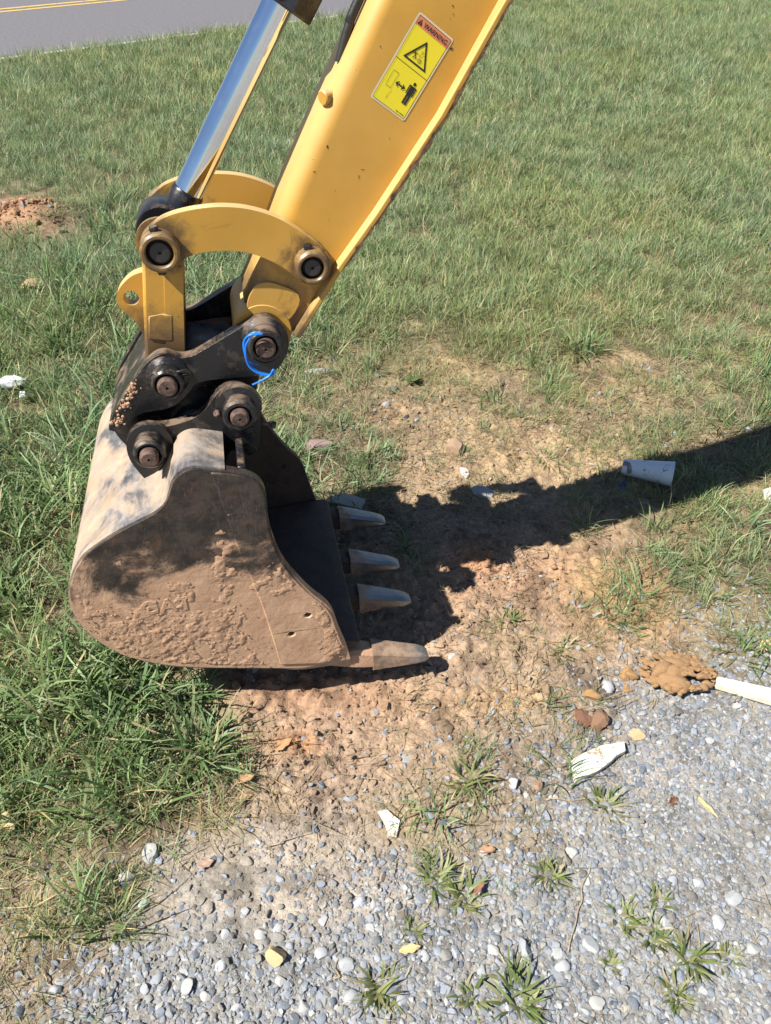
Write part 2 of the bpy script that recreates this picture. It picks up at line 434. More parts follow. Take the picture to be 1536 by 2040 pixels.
me.shade_smooth(); me.materials.append(m_attr('soil', 'soil', noise=70, var=.32, bumps=.75, dist=.008))
ground = bpy.data.objects.new('ground', me); COL.objects.link(ground); ground['kind'] = 'structure'
def gz(x, y): return float(height(np.array([x]), np.array([y]))[0])
def ground_at(px, py, lift=0.0):
    p = gpt(px, py)
    for _ in range(4): p = gpt(px, py, gz(p[0], p[1]))
    return Vector((p[0], p[1], p[2] + lift))

# ------------------------------------------------------------------ road beyond the grass
def road_strip(name, s0, s1, z, mat, t0=-60, t1=160, kind=None):
    P = lambda s, t: (R0[0] + RN[0] * s + RT[0] * t, R0[1] + RN[1] * s + RT[1] * t)
    n = 40; V = []; F = []
    for i in range(n + 1):
        t = t0 + (t1 - t0) * i / n
        V += [(*P(s0, t), z), (*P(s1, t), z), (*P(s0, t), z - .02), (*P(s1, t), z - .02)]
    for i in range(n):
        a = i * 4; b = a + 4; F += [(a, b, b + 1, a + 1), (a, a + 2, b + 2, b), (a + 1, b + 1, b + 3, a + 3)]
    o = fixn(mesh_obj(name, V, F, mat)); o['kind'] = 'structure'; return o
asph = m_flat('asphalt', (.15, .143, .155), (.105, .10, .112), 22.0, .85, .5)
road_strip('road', -.12, 7.6, .0, asph)
def m_line(name, c):
    k = NT(name); k.col(k.mix(k.ramp(k.noise(9, 8, .7), .5, .68), c, (.16, .15, .145))); k.rough(.8); return k.m
ln_w, ln_y = m_line('white_line_paint', (.55, .53, .49)), m_line('yellow_line_paint', (.50, .34, .10))
road_strip('road_edge_line', .02, .12, .004, ln_w); road_strip('road_centre_line', 3.50, 3.62, .004, ln_y); road_strip('road_centre_line', 3.78, 3.90, .004, ln_y)

# ------------------------------------------------------------------ the excavator arm with its bucket
cR, cL = L(530, 698, .125), L(333, 775, .125)
lR, lL = L(623, 535, .155), L(318, 507, .150)
eR, eL = L(478, 834, .085), L(297, 914, .072)
YEL, YELG = m_yellow('yellow_paint', .15, ((*cR, .06, .15),)), m_yellow('grimy_yellow_paint', .75, ((*lR, .018, .075), (*lL, .022, .075), (*cL, .06, .15)))
BLK, BLKC = m_black('dusty_black_paint', .15), m_black('clean_black_paint', -.9)
BKT, WRP, MUD = m_bucket('muddy_bucket_steel'), m_wrapper('worn_bucket_shell'), m_mud('dried_mud')
INN = m_flat('shade_dark_steel', (.045, .032, .026), (.085, .055, .04), 20, .75, .4)  # bucket inside, lip, far plate, adapters: deep shade put into a darker steel colour
PIN, CHR, TOO, TOOD = m_pin('rusty_pin'), m_chrome('chrome'), m_tooth('worn_tooth_steel', .35), m_tooth('muddy_tooth_steel', -.1)
RUB = m_flat('black_rubber', (.012, .012, .012), (.02, .019, .018), 40, .5, .15)
PLUG = m_flat('black_plug', (.018, .018, .019), (.035, .032, .03), 50, .4, .2)

root = bpy.data.objects.new('excavator_arm', None); COL.objects.link(root)
root.matrix_world = Matrix(((EX[0], EY[0], EZ[0], ORG[0]), (EX[1], EY[1], EZ[1], ORG[1]), (EX[2], EY[2], EZ[2], 0), (0, 0, 0, 1)))
tag(root, 'yellow excavator arm with muddy black toothed bucket lowered onto bare soil', 'excavator')

# ---- stick (dipper): box beam with a rounded top edge, wider plate along its lower edge
SW = .215; SF = .388
st = [((470, 672), (560, 700)), ((487, 640), (583, 660)), ((486, 590), (626, 592)), ((519, 512), (668, 522)), ((560, 400), (742, 418)), ((640, 215), (868, 225)), ((737, 0), (992, 0))]
stl = [(Vector(L(*a, SW + .02)), Vector(L(*b, SW))) for a, b in st]
dl = (stl[-1][0] - stl[-2][0]).normalized(); dr = (stl[-1][1] - stl[-2][1]).normalized()
stl += [(stl[-1][0] + dl * .45, stl[-1][1] + dr * .46), (stl[-1][0] + dl * .85, stl[-1][1] + dr * .80), (stl[-1][0] + dl * 1.25, stl[-1][1] + dr * 1.05)]
rings = []
for a, b in stl:
    n = (b - a).normalized(); w = (b - a).length; r = min(.036, w * .3); ring = []
    for q in range(7):
        t = pi / 2 * q / 6; ring.append((r - r * cos(t), SW + r - r * sin(t)))
    ring = [(r - r * sin(pi / 2 * q / 6), SW + r - r * cos(pi / 2 * q / 6)) for q in range(6, -1, -1)]
    ring = [(r * (1 - cos(pi / 2 * q / 6)), SW + r * (1 - sin(pi / 2 * q / 6))) for q in range(7)]
    far = [(x, SW + SF - y) for x, y in reversed(ring)]
    sec = ring + [(w, SW), (w, SF)] + far
    rings.append([(a[0] + n[0] * x, y, a[1] + n[1] * x) for x, y in sec])
stick = loft('stick', rings, YEL, root, 40)
# lower plate, a ledge that stands proud of the side
led = []
for k, (a, b) in enumerate(stl[1:]):
    n = (b - a).normalized(); q0 = b + n * .0005; q1 = b + n * .013
    wob = [.0, .001, -.001][k % 3]
    led.append([(q0[0], SW - .030 + wob, q0[1]), (q0[0], SF + .030, q0[1]), (q1[0], SF + .030, q1[1]), (q1[0], SW - .030 + wob, q1[1])])
bev(loft('bottom_plate', led, YEL, stick, 30), .0025)
# ragged rust and mud along the ledge's outer edge
V, F = [], []
for k in range(len(stl) - 5, len(stl)): pass
rp = [Vector(b) + (Vector(b) - Vector(a)).normalized() * .0132 for a, b in stl[3:8]]
def along(pts, t):
    t = t * (len(pts) - 1); i = min(int(t), len(pts) - 2); return pts[i].lerp(pts[i + 1], t - i)
N = 260
for i in range(N + 1):
    t = i / N; p = along(rp, t); d = max(0, .0035 * (fbm(np.array([t * 55]), np.array([1.0]), 3, 4)[0] * 2.4 - .9)); nn = (rp[-1] - rp[0]).normalized(); nn = Vector((nn[1], -nn[0]))
    h = .002 + .012 * max(0, fbm(np.array([t * 40]), np.array([5.0]), 3, 9)[0] - .35)
    q = p + nn * d; s = p - nn * min(h, .0125)
    V += [(q[0], SW - .0325, q[1]), (s[0], SW - .0325, s[1]), (q[0], SW + .01, q[1])]
for i in range(N): a = i * 3; b = a + 3; F += [(a, b, b + 1, a + 1), (a, a + 2, b + 2, b)]
mesh_obj('rusty_edge', V, F, m_flat('rust_and_mud', (.20, .115, .06), (.04, .024, .017), 60, .9, .5), stick)
# stick nose boss between the coupler cheeks
pinlathe('nose_boss', cR, [(.056, SW - .008), (.058, SW), (.058, SF), (.056, SF + .008)], YELG, stick)
# raised pad on the side, above the nose
pad = chaikin(pxl([(890, 840), (885, 740), (920, 660), (980, 625), (1060, 635), (1210, 700), (1130, 850), (1010, 880)], SW, 180, 340, .3516), 2)
plate('side_pad', pad, SW - .006, SW + .002, YELG, stick, .003)
# stub on the top edge and the hose along it
s0 = L(668, 186, SW + .03); s1 = L(648, 190, SW + .03); dv = Vector((s1[0] - s0[0], -.012, s1[1] - s0[1])).normalized()
lathe('stub', (s0[0], SW + .03, s0[1]), dv, [(.0105, -.01), (.0105, .021), (.0125, .021), (.0125, .029), (.0105, .031)], YEL, stick, 24)
hp = [stl[5][0].lerp(stl[6][0], .42), stl[5][0].lerp(stl[6][0], .75), stl[6][0], stl[7][0], stl[8][0]]
nl = Vector((-dl[1], dl[0]))
tube('grease_hose', spline([(p[0] + nl[0] * o, SW + .05, p[1] + nl[1] * o) for p, o in zip(hp, (-.002, .009, .011, .012, .01))], 6), .0085, RUB, stick, 10)

# ---- warning decal on the side of the stick (flat print)
TL, TR, BL = (Vector(L(*q, SW)) for q in ((836, 22), (904.5, 79.7), (733, 190.5)))
du, dvv = (TR - TL), (BL - TL); du.normalize(); dvv = Vector((du[1], -du[0])); dvv = dvv if dvv.dot(BL - TL) > 0 else -dvv
DW, DH = .073, .148
dmats = [m_plain('decal_cream', (.62, .52, .34), .45), m_plain('decal_yellow', (.72, .60, .02), .4), m_plain('decal_orange', (.62, .20, .09), .4), m_plain('decal_black', (.012, .012, .012), .45), m_plain('decal_pale_yellow', (.66, .57, .08), .5)]
dV, dF, dM = [], [], []
def dadd(pts, m, lay):
    n = len(dV); pts = [Vector(p) for p in pts]
    for p in pts:
        q = TL + du * p[0] + dvv * p[1]; dV.append((q[0], SW - .0006 - .0003 * lay, q[1]))
    for t in tessellate_polygon([[Vector((p[0], p[1], 0)) for p in pts]]):
        a, b, c = (pts[i] for i in t)
        cr = (b - a).x * (c - a).y - (b - a).y * (c - a).x
        dF.append(tuple(n + i for i in (t if cr > 0 else reversed(t)))); dM.append(m)
def rrect(x0, y0, x1, y1, r=0):
    if not r: return [(x0, y0), (x1, y0), (x1, y1), (x0, y1)]
    o = []
    for cx, cy, a in ((x1 - r, y0 + r, -90), (x1 - r, y1 - r, 0), (x0 + r, y1 - r, 90), (x0 + r, y0 + r, 180)):
        o += [(cx + r * cos(radians(a + k * 22.5)), cy + r * sin(radians(a + k * 22.5))) for k in range(5)]
    return o
def dline(a, b, w, m=3, lay=3):
    a, b = Vector(a), Vector(b); d = (b - a).normalized() * w / 2; n = Vector((-d.y, d.x)); dadd([a + n, b + n, b - n, a - n], m, lay)
def frame(x0, y0, x1, y1, w):
    dline((x0 - w / 2, y0), (x1 + w / 2, y0), w); dline((x0, y1), (x1, y1), w, lay=3.2); dline((x0, y0), (x0, y1), w, lay=3.4); dline((x1, y0), (x1, y1), w, lay=3.4)
base = rrect(0, 0, DW, DH, .004)
dadd([(x - (.0025 if (x > DW - .004 and .012 < y < .02) else 0), y) for x, y in base], 0, 0)
dadd(rrect(.0035, .0035, DW - .0035, DH - .0035), 1, 1); dadd(rrect(.0035, .0035, DW - .0035, .0175), 2, 2)
frame(.0035, .0035, DW - .0035, DH - .0035, .0006); dline((.0035, .074), (DW - .0035, .074), .0007)
dadd([(.006, .0155), (.0105, .0065), (.015, .0155)], 3, 3); dadd([(.0102, .009), (.0108, .009), (.0108, .0128), (.0102, .0128)], 2, 4); dadd(rrect(.0101, .0135, .0109, .0144), 2, 4)
# big hollow triangle, its apex up as the decal reads
tr = [(.0365, .0275), (.0600, .0665), (.0130, .0665)]; ti = [(.0365, .0330), (.0553, .0639), (.0177, .0639)]
for i in range(3): j = (i + 1) % 3; dadd([tr[i], tr[j], ti[j], ti[i]], 3, 3)
# falling figure and flying bits inside it
for a, b, w in (((.0275, .0500), (.0305, .0545), .0016), ((.0305, .0545), (.0280, .0600), .0012), ((.0305, .0545), (.0335, .0595), .0012), ((.0285, .0515), (.0330, .0500), .0010), ((.0280, .0515), (.0245, .0535), .0010)): dline(a, b, w)
dadd([(.0265 + .0011 * cos(k), .0485 + .0011 * sin(k)) for k in np.linspace(0, 2 * pi, 9)[:-1]], 3, 3)
for k in range(11):
    a = (.038 + .0017 * (k % 4), .0440 + .0019 * k * .8); q = k * 1.9; dline(a, (a[0] + .0042 * cos(q), a[1] + .0042 * sin(q)), .00045, lay=3 + .1 * k)
for r in (.0036, .0022):
    cc = [(.0415 + r * cos(k), .0585 + r * sin(k) * .8) for k in np.linspace(0, 2 * pi, 13)]
    for a, b in zip(cc, cc[1:]): dline(a, b, .0004)
# lower panel: block outline, double arrow, standing man
for a, b in zip([(.012, .092), (.0225, .092), (.0225, .1175), (.012, .1175)], [(.0225, .092), (.0225, .1175), (.012, .1175), (.012, .092)]): dline(a, b, .0005)
dline((.028, .1055), (.0415, .1055), .0022)
for x, s in ((.0262, 1), (.0433, -1)):
    dline((x, .1055), (x + s * .0048, .1015), .0018, lay=3.3); dline((x, .1055), (x + s * .0048, .1095), .0018, lay=3.5)
mx = .0555
dadd([(mx + .0026 * cos(k), .0905 + .0028 * sin(k)) for k in np.linspace(0, 2 * pi, 17)[:-1]], 3, 3)
dadd(rrect(mx - .0046, .0945, mx + .0046, .1110, .0012), 3, 3)
dadd(rrect(mx - .0074, .0948, mx - .0054, .1095, .0006), 3, 3); dadd(rrect(mx + .0054, .0948, mx + .0074, .1095, .0006), 3, 3)
dadd(rrect(mx - .0068, .0945, mx + .0068, .0965, .0008), 3, 3.2)
dadd(rrect(mx - .0044, .1100, mx - .0007, .1260), 3, 3.3); dadd(rrect(mx + .0007, .1100, mx + .0044, .1260), 3, 3.3)
for k in range(9):                                     # the print number is too small to read: a row of tiny marks
    if k != 3: dadd(rrect(.0500 + k * .0019, .1400, .0513 + k * .0019, .1416), 3, 3)
for a, b in (((.026, .120), (.024, .128)), ((.024, .128), (.0245, .136)), ((.0235, .131), (.0252, .133))): dline(a, b, .0004)
def add_text(txt, x, y, size, sx=1.0):
    fc = bpy.data.curves.new('lettering', 'FONT'); fc.body = txt; fc.size = size; fc.offset = size * .012
    fo = bpy.data.objects.new('lettering', fc); COL.objects.link(fo); bpy.context.view_layer.update()
    mm = fo.evaluated_get(bpy.context.evaluated_depsgraph_get()).to_mesh(); n = len(dV)
    for v in mm.vertices:
        q = TL + du * (x + v.co.x * sx) + dvv * (y - v.co.y); dV.append((q[0], SW - .0018, q[1]))
    for p in mm.polygons: dF.append(tuple(n + i for i in p.vertices)); dM.append(3)
    bpy.data.objects.remove(fo)
add_text('WARNING', .0175, .0146, .0108, .93)
dec = mesh_obj('warning_decal', dV, dF, dmats, stick)
for p, m in zip(dec.data.polygons, dM): p.material_index = m
dec['label'] = 'yellow and orange printed WARNING sticker with triangle and standing figure'

chV, chF = [], []
for k_, (x, y, a_, b_) in enumerate(((775, 585, .006, .0025), (652, 292, .004, .006), (626, 342, .005, .003), (655, 438, .003, .002), (758, 92, .003, .003), (902, 12, .003, .003), (903, 28, .0025, .0025), (899, 97, .011, .005), (897, 38, .002, .002), (776, 276, .002, .003), (715, 352, .0015, .011), (722, 338, .010, .0014), (668, 380, .0012, .004), (624, 318, .002, .002))):
    q = L(x, y, SW); r_ = random.Random(k_); n = len(chV)
    for t_ in range(9): f_ = r_.uniform(.45, 1.1); chV.append((q[0] + a_ * .5 * f_ * cos(t_ * pi * 2 / 9), SW - .0007, q[1] + b_ * .5 * f_ * sin(t_ * pi * 2 / 9)))
    chF.append(tuple(range(n, n + 9)))
mesh_obj('paint_chips', chV, chF, m_plain('bare_rusty_steel', (.05, .03, .02), .8), stick)['kind'] = 'stuff'

# ---- curved links from stick to cylinder
W1 = .185
outl = [(275, 430, 1), (290, 370), (340, 320), (400, 272), (500, 236), (640, 210), (760, 203), (900, 215), (1050, 260), (1170, 330), (1260, 392), (1330, 445), (1368, 520), (1360, 590), (1300, 640), (1230, 645), (1150, 592), (1090, 546), (1000, 500), (900, 465), (800, 452), (700, 455), (600, 470), (530, 500), (480, 560), (390, 585), (300, 540)]
il = chaikin(pxl(outl, W1, 180, 340, .3516), 2)
for far in (0, 1):
    a, b = (W1, W1 + .026) if not far else (2 * WC - W1 - .026, 2 * WC - W1)
    lk = plate('idler_link', il, a, b, YELG, root, .003)
    if far: lk['label'] = 'far curved yellow link, half hidden behind the near one'
    for c, r, ri, pr in ((lL, .0345, .0240, .02), (lR, .0315, .0215, .018)):
        n0, n1 = (.152, W1 + .002) if not far else (2 * WC - W1 - .002, 2 * WC - .152)
        if far: pinlathe('boss', c, [(r, n0), (r, n1 - .004), (r - .004, n1)], YELG, lk)
        else: boss('boss', c, r, ri, n0, n1, YELG, lk)
        if not far:
            for sg in (1, -1):
                if c is lR and sg < 0: continue
                lathe('lock_bolt', (c[0] - .004, .172, c[1] + sg * (r - .004)), (0, 0, sg), [(.0085, 0), (.0085, .010), (.0075, .012)], BLK, lk, 6, 20)
for c, r in ((lL, .0208), (lR, .0186)):
    pin('link_pin', c, r, .158, 2 * WC - .158, PLUG, root)

# ---- power link: fork of two bars with a web, lug with an eye on its back
lo = .1 
pb = chaikin(pxl([(290, 470, 1), (525, 470, 1), (531, 800, 1), (541, 1060, 1), (520, 1200), (440, 1290), (360, 1240), (312, 1080, 1), (300, 800, 1)], .222, 180, 340, .3516), 1)
power = plate('power_link', pb, .222, .262, YELG, root, .006)
plate('fork_arm', pb, 2 * WC - .262, 2 * WC - .222, YELG, power, .006)
web = pxl([(300, 690), (330, 640), (520, 660), (536, 1060), (315, 1060)], .222, 180, 340, .3516)
plate('fork_web', [(p[0] * .999, p[1]) for p in web], .2625, 2 * WC - .2625, YELG, power, .003)
padl = pxl([(328, 828, 1), (415, 812, 1), (466, 820, 1), (470, 960, 1), (425, 966, 1), (330, 955, 1)], .219, 180, 340, .3516)
plate('weld_pad', padl, .2185, .2225, YELG, power, .002)
fc = pxl([(415, 540), (523, 540), (536, 1055), (432, 1050)], .222, 180, 340, .3516)
plate('chamfer_face', fc, .2195, .2225, YELG, power, .0028)
eye = L(180 + 231 * .3516, 340 + 722 * .3516, .27)
lug = chaikin(pxl([(320, 570, 1), (240, 588), (175, 648), (146, 705), (152, 762), (200, 808), (262, 855), (295, 920), (318, 1000, 1)], .27, 180, 340, .3516), 2)
plate('lifting_lug', lug, .27, .30, YELG, power, .004, holes=[[(eye[0] + .0148 * cos(t), eye[1] + .0148 * sin(t)) for t in np.linspace(0, 2 * pi, 25)[:-1]]])

# ---- hydraulic cylinder: chrome rod, rod eye, black barrel
rt, rb = L(549, 18, WC), L(376, 380, WC)
ax = Vector((rt[0] - rb[0], 0, rt[1] - rb[1])); ln = ax.length; ax.normalize()
rod = lathe('cylinder_rod', (rb[0], WC, rb[1]), ax, [(.027, -.05), (.027, 0), (.027, ln + .25)], CHR, root, 56)
lathe('rod_collar', (rb[0], WC, rb[1]), ax, [(.0285, -.075), (.0305, -.06), (.0305, -.004), (.029, 0), (.0272, 0.001)], BLKC, rod, 40)
pinlathe('rod_eye', lL, [(.046, .268), (.048, .272), (.048, 2 * WC - .272), (.046, 2 * WC - .268)], BLKC, rod)
pinlathe('spacer_ring', lL, [(.044, .213), (.044, .2215)], YELG, rod)
bq = Vector((rt[0], WC, rt[1])) + ax * .012
barrel = lathe('cylinder_barrel', bq, ax, [(.029, 0), (.036, 0), (.041, .006), (.041, .075), (.046, .078), (.046, .9), (.03, .93)], BLKC, root, 48)
bl = lathe('gland_block', bq + Vector((.012, 0, -.006)), ax, [(.046, -.004), (.048, 0), (.048, .05), (.046, .054)], BLKC, barrel, 6, 20)

# ---- quick coupler (black): two cheeks, body between them
chk = [(345, 1062), (420, 1034), (480, 1060), (545, 1064), (620, 1030), (750, 950), (870, 880), (940, 836), (1010, 828), (1080, 866), (1122, 930), (1127, 1005), (1092, 1090), (1040, 1142), (960, 1162, 1), (780, 1177), (600, 1197), (560, 1260), (470, 1345), (300, 1372, 1), (240, 1400), (215, 1500, 1), (105, 1470, 1), (105, 1425), (180, 1300), (260, 1165)]
W2 = .180
ck = chaikin(pxl(chk, W2, 180, 340, .3516), 2)
inn = chaikin(pxl([(330, 1150), (420, 1110), (900, 1040), (980, 1060), (960, 1190), (940, 1300), (860, 1420), (640, 1480), (420, 1560), (260, 1640), (150, 1540), (112, 1460), (190, 1320)], W2 + .02, 180, 340, .3516), 2)
coupler = plate('coupler', inn, W2 + .040, 2 * WC - W2 - .040, BLK, root, .006)
for far in (0, 1):
    a, b = (W2, W2 + .030) if not far else (2 * WC - W2 - .030, 2 * WC - W2)
    q = plate('coupler_cheek', ck, a, b, BLK, coupler, .006, seg=3)
    for c, r in ((cR, .034), (cL, .0315)):
        if far: pinlathe('pin_boss', c, [(r, b - .002), (r, b + .04), (r - .004, b + .044)], BLK, coupler)
        else: boss('pin_boss', c, r, .0225, .137, W2 + .003, BLK, coupler); pinlathe('boss_weld', c, [(r + .011, W2 + .002), (r + .010, W2 - .004), (r + .001, W2 - .012)], BLK, coupler)
pin('coupler_pin', cR, .0192, .126, 2 * WC - .126, PIN, coupler); pin('coupler_pin', cL, .0192, .126, 2 * WC - .126, PIN, coupler)
bk = chaikin(pxl([(345, 1064), (260, 1167), (180, 1302), (104, 1428), (108, 1475), (150, 1490), (215, 1360), (290, 1230), (370, 1110)], W2 + .02, 180, 340, .3516), 1)
plate('back_plate', bk, W2 + .0305, 2 * WC - W2 - .0305, BLK, coupler, .004)
kp = L(180 + 455 * .3516, 340 + 1132 * .3516, .165)
tube('spring_clip', spline([(kp[0] - .035, .162, kp[1] - .012), (kp[0] - .030, .150, kp[1] + .004), (kp[0], .148, kp[1] + .001), (kp[0] + .028, .150, kp[1] + .004), (kp[0] + .038, .154, kp[1] - .008), (kp[0] + .018, .156, kp[1] - .010)], 6), .0032, BLK, coupler, 8)

# ---- bucket
def z2(pts): return [(100 + p[0] * .5208, 740 + p[1] * .5208, *p[2:]) for p in pts]
side_px = z2([(458, 468), (470, 425), (500, 390), (545, 373), (610, 378), (700, 385), (780, 405), (815, 438), (828, 482), (833, 560), (850, 640), (890, 730), (945, 795), (1000, 850), (1060, 893), (1086, 930), (1102, 985), (1132, 1050, 1), (1150, 1100, 1), (960, 1135, 1), (700, 1134), (500, 1130), (400, 1116), (330, 1100), (270, 1080), (195, 1038), (130, 980), (88, 918), (73, 850), (87, 782), (122, 717), (177, 672), (252, 622), (330, 582), (400, 547), (440, 512)])
sp = chaikin(pxl(side_px, 0), 2)
hol = [[(q[0] + .0075 * cos(t), q[1] + .0075 * sin(t)) for t in np.linspace(0, 2 * pi, 17)[:-1]] for q in (L(100 + 985 * .5208, 740 + 928 * .5208, 0), L(100 + 922 * .5208, 740 + 1000 * .5208, 0))]
wp = pxl(z2([(1150, 1120), (960, 1146), (880, 1142), (700, 1141), (500, 1138), (400, 1124), (330, 1107), (270, 1087), (190, 1043), (124, 984), (82, 920), (67, 850), (81, 779), (118, 712), (174, 666), (250, 616), (328, 576), (398, 540), (436, 505), (450, 466), (464, 421), (497, 383), (545, 366), (610, 371), (668, 378)]), 0)
def smooth_open(p, n=5): return [(v[0], v[1]) for v in spline([(a[0], a[1], 0) for a in p], n)]
wo = smooth_open(wp, 5)
def offset(p, d):
    o = []
    for i in range(len(p)):
        a = Vector(p[max(i - 1, 0)]); b = Vector(p[min(i + 1, len(p) - 1)]); t = (b - a).normalized(); o.append((p[i][0] + t[1] * d, p[i][1] - t[0] * d))
    return o
wi = offset(wo, .014)
if (Vector(wi[40]) - Vector((-.45, .4))).length > (Vector(wo[40]) - Vector((-.45, .4))).length: wi = offset(wo, -.014)
bucket = plate('bucket', wo + wi[::-1], .005, WB - .005, WRP, root, .002)
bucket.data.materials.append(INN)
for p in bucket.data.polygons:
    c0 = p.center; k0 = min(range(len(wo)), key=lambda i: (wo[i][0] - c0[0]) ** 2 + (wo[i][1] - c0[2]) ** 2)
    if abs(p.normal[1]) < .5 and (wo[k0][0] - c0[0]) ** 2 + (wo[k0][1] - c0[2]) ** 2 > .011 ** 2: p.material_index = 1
bucket['label'] = 'muddy digging bucket with four worn steel teeth'
nsp = plate('side_plate', sp, 0, .022, BKT, bucket, .004, holes=hol)
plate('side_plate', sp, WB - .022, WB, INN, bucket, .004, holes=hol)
sc_px = z2([(612, 384, 1), (700, 388), (778, 407), (811, 440), (824, 483), (829, 560), (846, 642), (886, 732), (941, 798), (996, 853), (1056, 897), (1081, 933), (1097, 987), (1126, 1050, 1), (1060, 1112, 1), (880, 1118, 1), (840, 985), (795, 850), (728, 700), (665, 530)])
scp = chaikin(pxl(sc_px, 0), 2)
plate('side_cutter', scp, -.0045, .002, BKT, bucket, .003, holes=hol); plate('side_cutter', scp, WB - .002, WB + .0045, BKT, bucket, .003, holes=hol)
# lip plate and the teeth
lf = L(716, 1274, .03); lb = L(100 + 880 * .5208, 740 + 1120 * .5208, 0)
ld = (Vector(lf) - Vector(lb)).normalized(); lnn = Vector((-ld[1], ld[0]))
lipo = [Vector(lb) - ld * .10 + lnn * .004, Vector(lf) - ld * .03 + lnn * .012, Vector(lf), Vector(lf) - lnn * .006, Vector(lf) - ld * .02 - lnn * .016, Vector(lb) - ld * .10 - lnn * .016]
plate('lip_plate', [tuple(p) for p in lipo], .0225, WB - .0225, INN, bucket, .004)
capo = [(745, 1303, 1345), (765, 1305, 1341), (790, 1308, 1337), (815, 1311, 1333), (838, 1314, 1329), (850, 1316, 1327), (858, 1319, 1324)]
hw = [.031, .0305, .029, .0275, .0255, .0225, .016]
ado = [(600, 1320, 1337), (650, 1312, 1338), (690, 1309, 1340), (705, 1305, 1341), (725, 1303, 1341), (752, 1307, 1339)]
hwa = [.018, .023, .026, .027, .028, .027]
def toothring(x, yt, yb, h, wc):
    a = Vector(L(x, yt, .0)); b = Vector(L(x, yb, .0)); m = (a + b) / 2; hh = (a - b).length / 2; dn = (a - b).normalized() if hh > 0 else Vector((0, 1)); r = []
    for k in range(16):
        t = 2 * pi * (k + .5) / 16; cx, cz = cos(t), sin(t); q = (abs(cx) ** 5 + abs(cz) ** 5) ** (-1 / 5)
        p = m + dn * (cz * q * hh); r.append((p[0], wc + cx * q * h * (.90 if cz > 0 else 1.0), p[1]))
    return r
for i, w in enumerate((.035, .237, .384, .590)):
    tc = loft('tooth', [toothring(x, a, b, h, w) for (x, a, b), h in zip(capo, hw)], TOOD if i == 0 else TOO, bucket, 30)
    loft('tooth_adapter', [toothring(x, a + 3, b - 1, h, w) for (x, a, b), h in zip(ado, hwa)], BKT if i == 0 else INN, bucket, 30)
    if i == 0: tc['label'] = 'nearest tooth, caked with dried mud'
# rolled tube along the top edge
tb = chaikin(pxl(z2([(500, 388), (545, 370), (610, 374), (664, 382), (672, 420), (668, 520), (600, 560), (500, 540), (462, 470), (472, 424)]), 0), 2)
plate('torque_tube', tb, .0225, WB - .0225, WRP, bucket, .003)
# ear plates, with collars and pins
def z3(pts): return [(200 + p[0] * .2344, 780 + p[1] * .2344, *p[2:]) for p in pts]
W3 = .142
ear = chaikin(pxl(z3([(215, 470), (232, 398), (290, 332), (400, 306), (560, 300), (700, 266), (800, 226), (890, 160), (942, 90), (990, 20), (1060, -30), (1150, -45), (1250, -15), (1330, 60), (1366, 170), (1355, 300), (1345, 500), (1270, 548, 1), (1150, 490), (1080, 520), (1050, 720, 1), (650, 720, 1), (600, 640), (560, 560), (475, 742, 1), (410, 780, 1), (330, 690), (250, 590)]), W3), 2)
for far in (0, 1):
    a, b = (W3, W3 + .026) if not far else (WB - W3 - .026, WB - W3)
    plate('ear_plate', ear, a, b, BLK, bucket, .004)
    for c, r in ((eR, .0335), (eL, .0315)):
        if far: pinlathe('pin_boss', c, [(r, b - .002), (r, b + .03), (r - .004, b + .034)], BLK, bucket)
        else:
            boss('pin_boss', c, r, .0215, .092 if c is eR else .083, W3 + .004, BLK, bucket)
            pinlathe('boss_base', c, [(r + .013, W3 + .002), (r + .012, W3 - .014), (r + .0005, W3 - .018)], BLK, bucket)
pin('bucket_pin', eR, .0182, .080, WB - .08, PIN, bucket); pin('bucket_pin', eL, .0182, .066, WB - .066, PIN, bucket)
g0 = pxl(z3([(1150, 480), (1215, 470), (1235, 700), (1160, 700)]), .10)
plate('gusset', g0, .030, .138, BLK, bucket, .003)
hb = L(518, 842, W3 + .01)
lathe('hook_bolt', (hb[0], W3 + .01, hb[1]), (.95, -.05, -.28), [(.0045, -.02), (.0045, .024), (.008, .024), (.008, .031), (.006, .033)], PIN, bucket, 12)
for (x, y, w) in ((1010, 190, .125), (480, 430, .115)):
    q = L(200 + x * .2344, 780 + y * .2344, w); lathe('grease_nut', (q[0], w, q[1]), (-.5, -.6, .5), [(.008, -.008), (.008, .010), (.006, .012)], PIN, bucket, 6, 20)

# ---- dried mud standing on the near side plate, and crumbs of it on the coupler
def inside(P, X, Z):
    r = np.zeros(X.shape, bool); n = len(P)
    for i in range(n):
        x0, z0 = P[i]; x1, z1 = P[(i + 1) % n]
        if z0 == z1: continue
        m = ((z0 > Z) != (z1 > Z)) & (X < (x1 - x0) * (Z - z0) / (z1 - z0) + x0); r ^= m
    return r
us = np.arange(-.79, -.08, .0026); zs = np.arange(.05, .74, .0026); U, Z = np.meshgrid(us, zs)
ins = inside(sp, U, Z)
edge = np.ones(U.shape)
for dx, dz in ((.012, 0), (-.012, 0), (0, .012), (0, -.012)): edge *= inside(sp, U + dx, Z + dz) * .5 + .5
amt = fbm(U * 9, Z * 9, 4, 211) + (.46 - Z) * .75 + np.exp(-((U + .62) / .14) ** 2 - ((Z - .30) / .12) ** 2) * .22
hgt = np.clip((amt - .44) * 4, 0, 1) * (.0042 * fbm(U * 34, Z * 34, 5, 223, .65) + 0.0012 * sstep(.52, .74, fbm(U * 95, Z * 95, 4, 229)) * np.clip((amt - .52) * 5, 0, 1) + .0016 * sstep(.50, .80, fbm(U * 60, Z * 60, 5, 233, .62)) * np.clip((amt - .6) * 6, 0, 1)) - .0012
hgt = np.where(edge > .9, hgt, hgt * edge * .8)
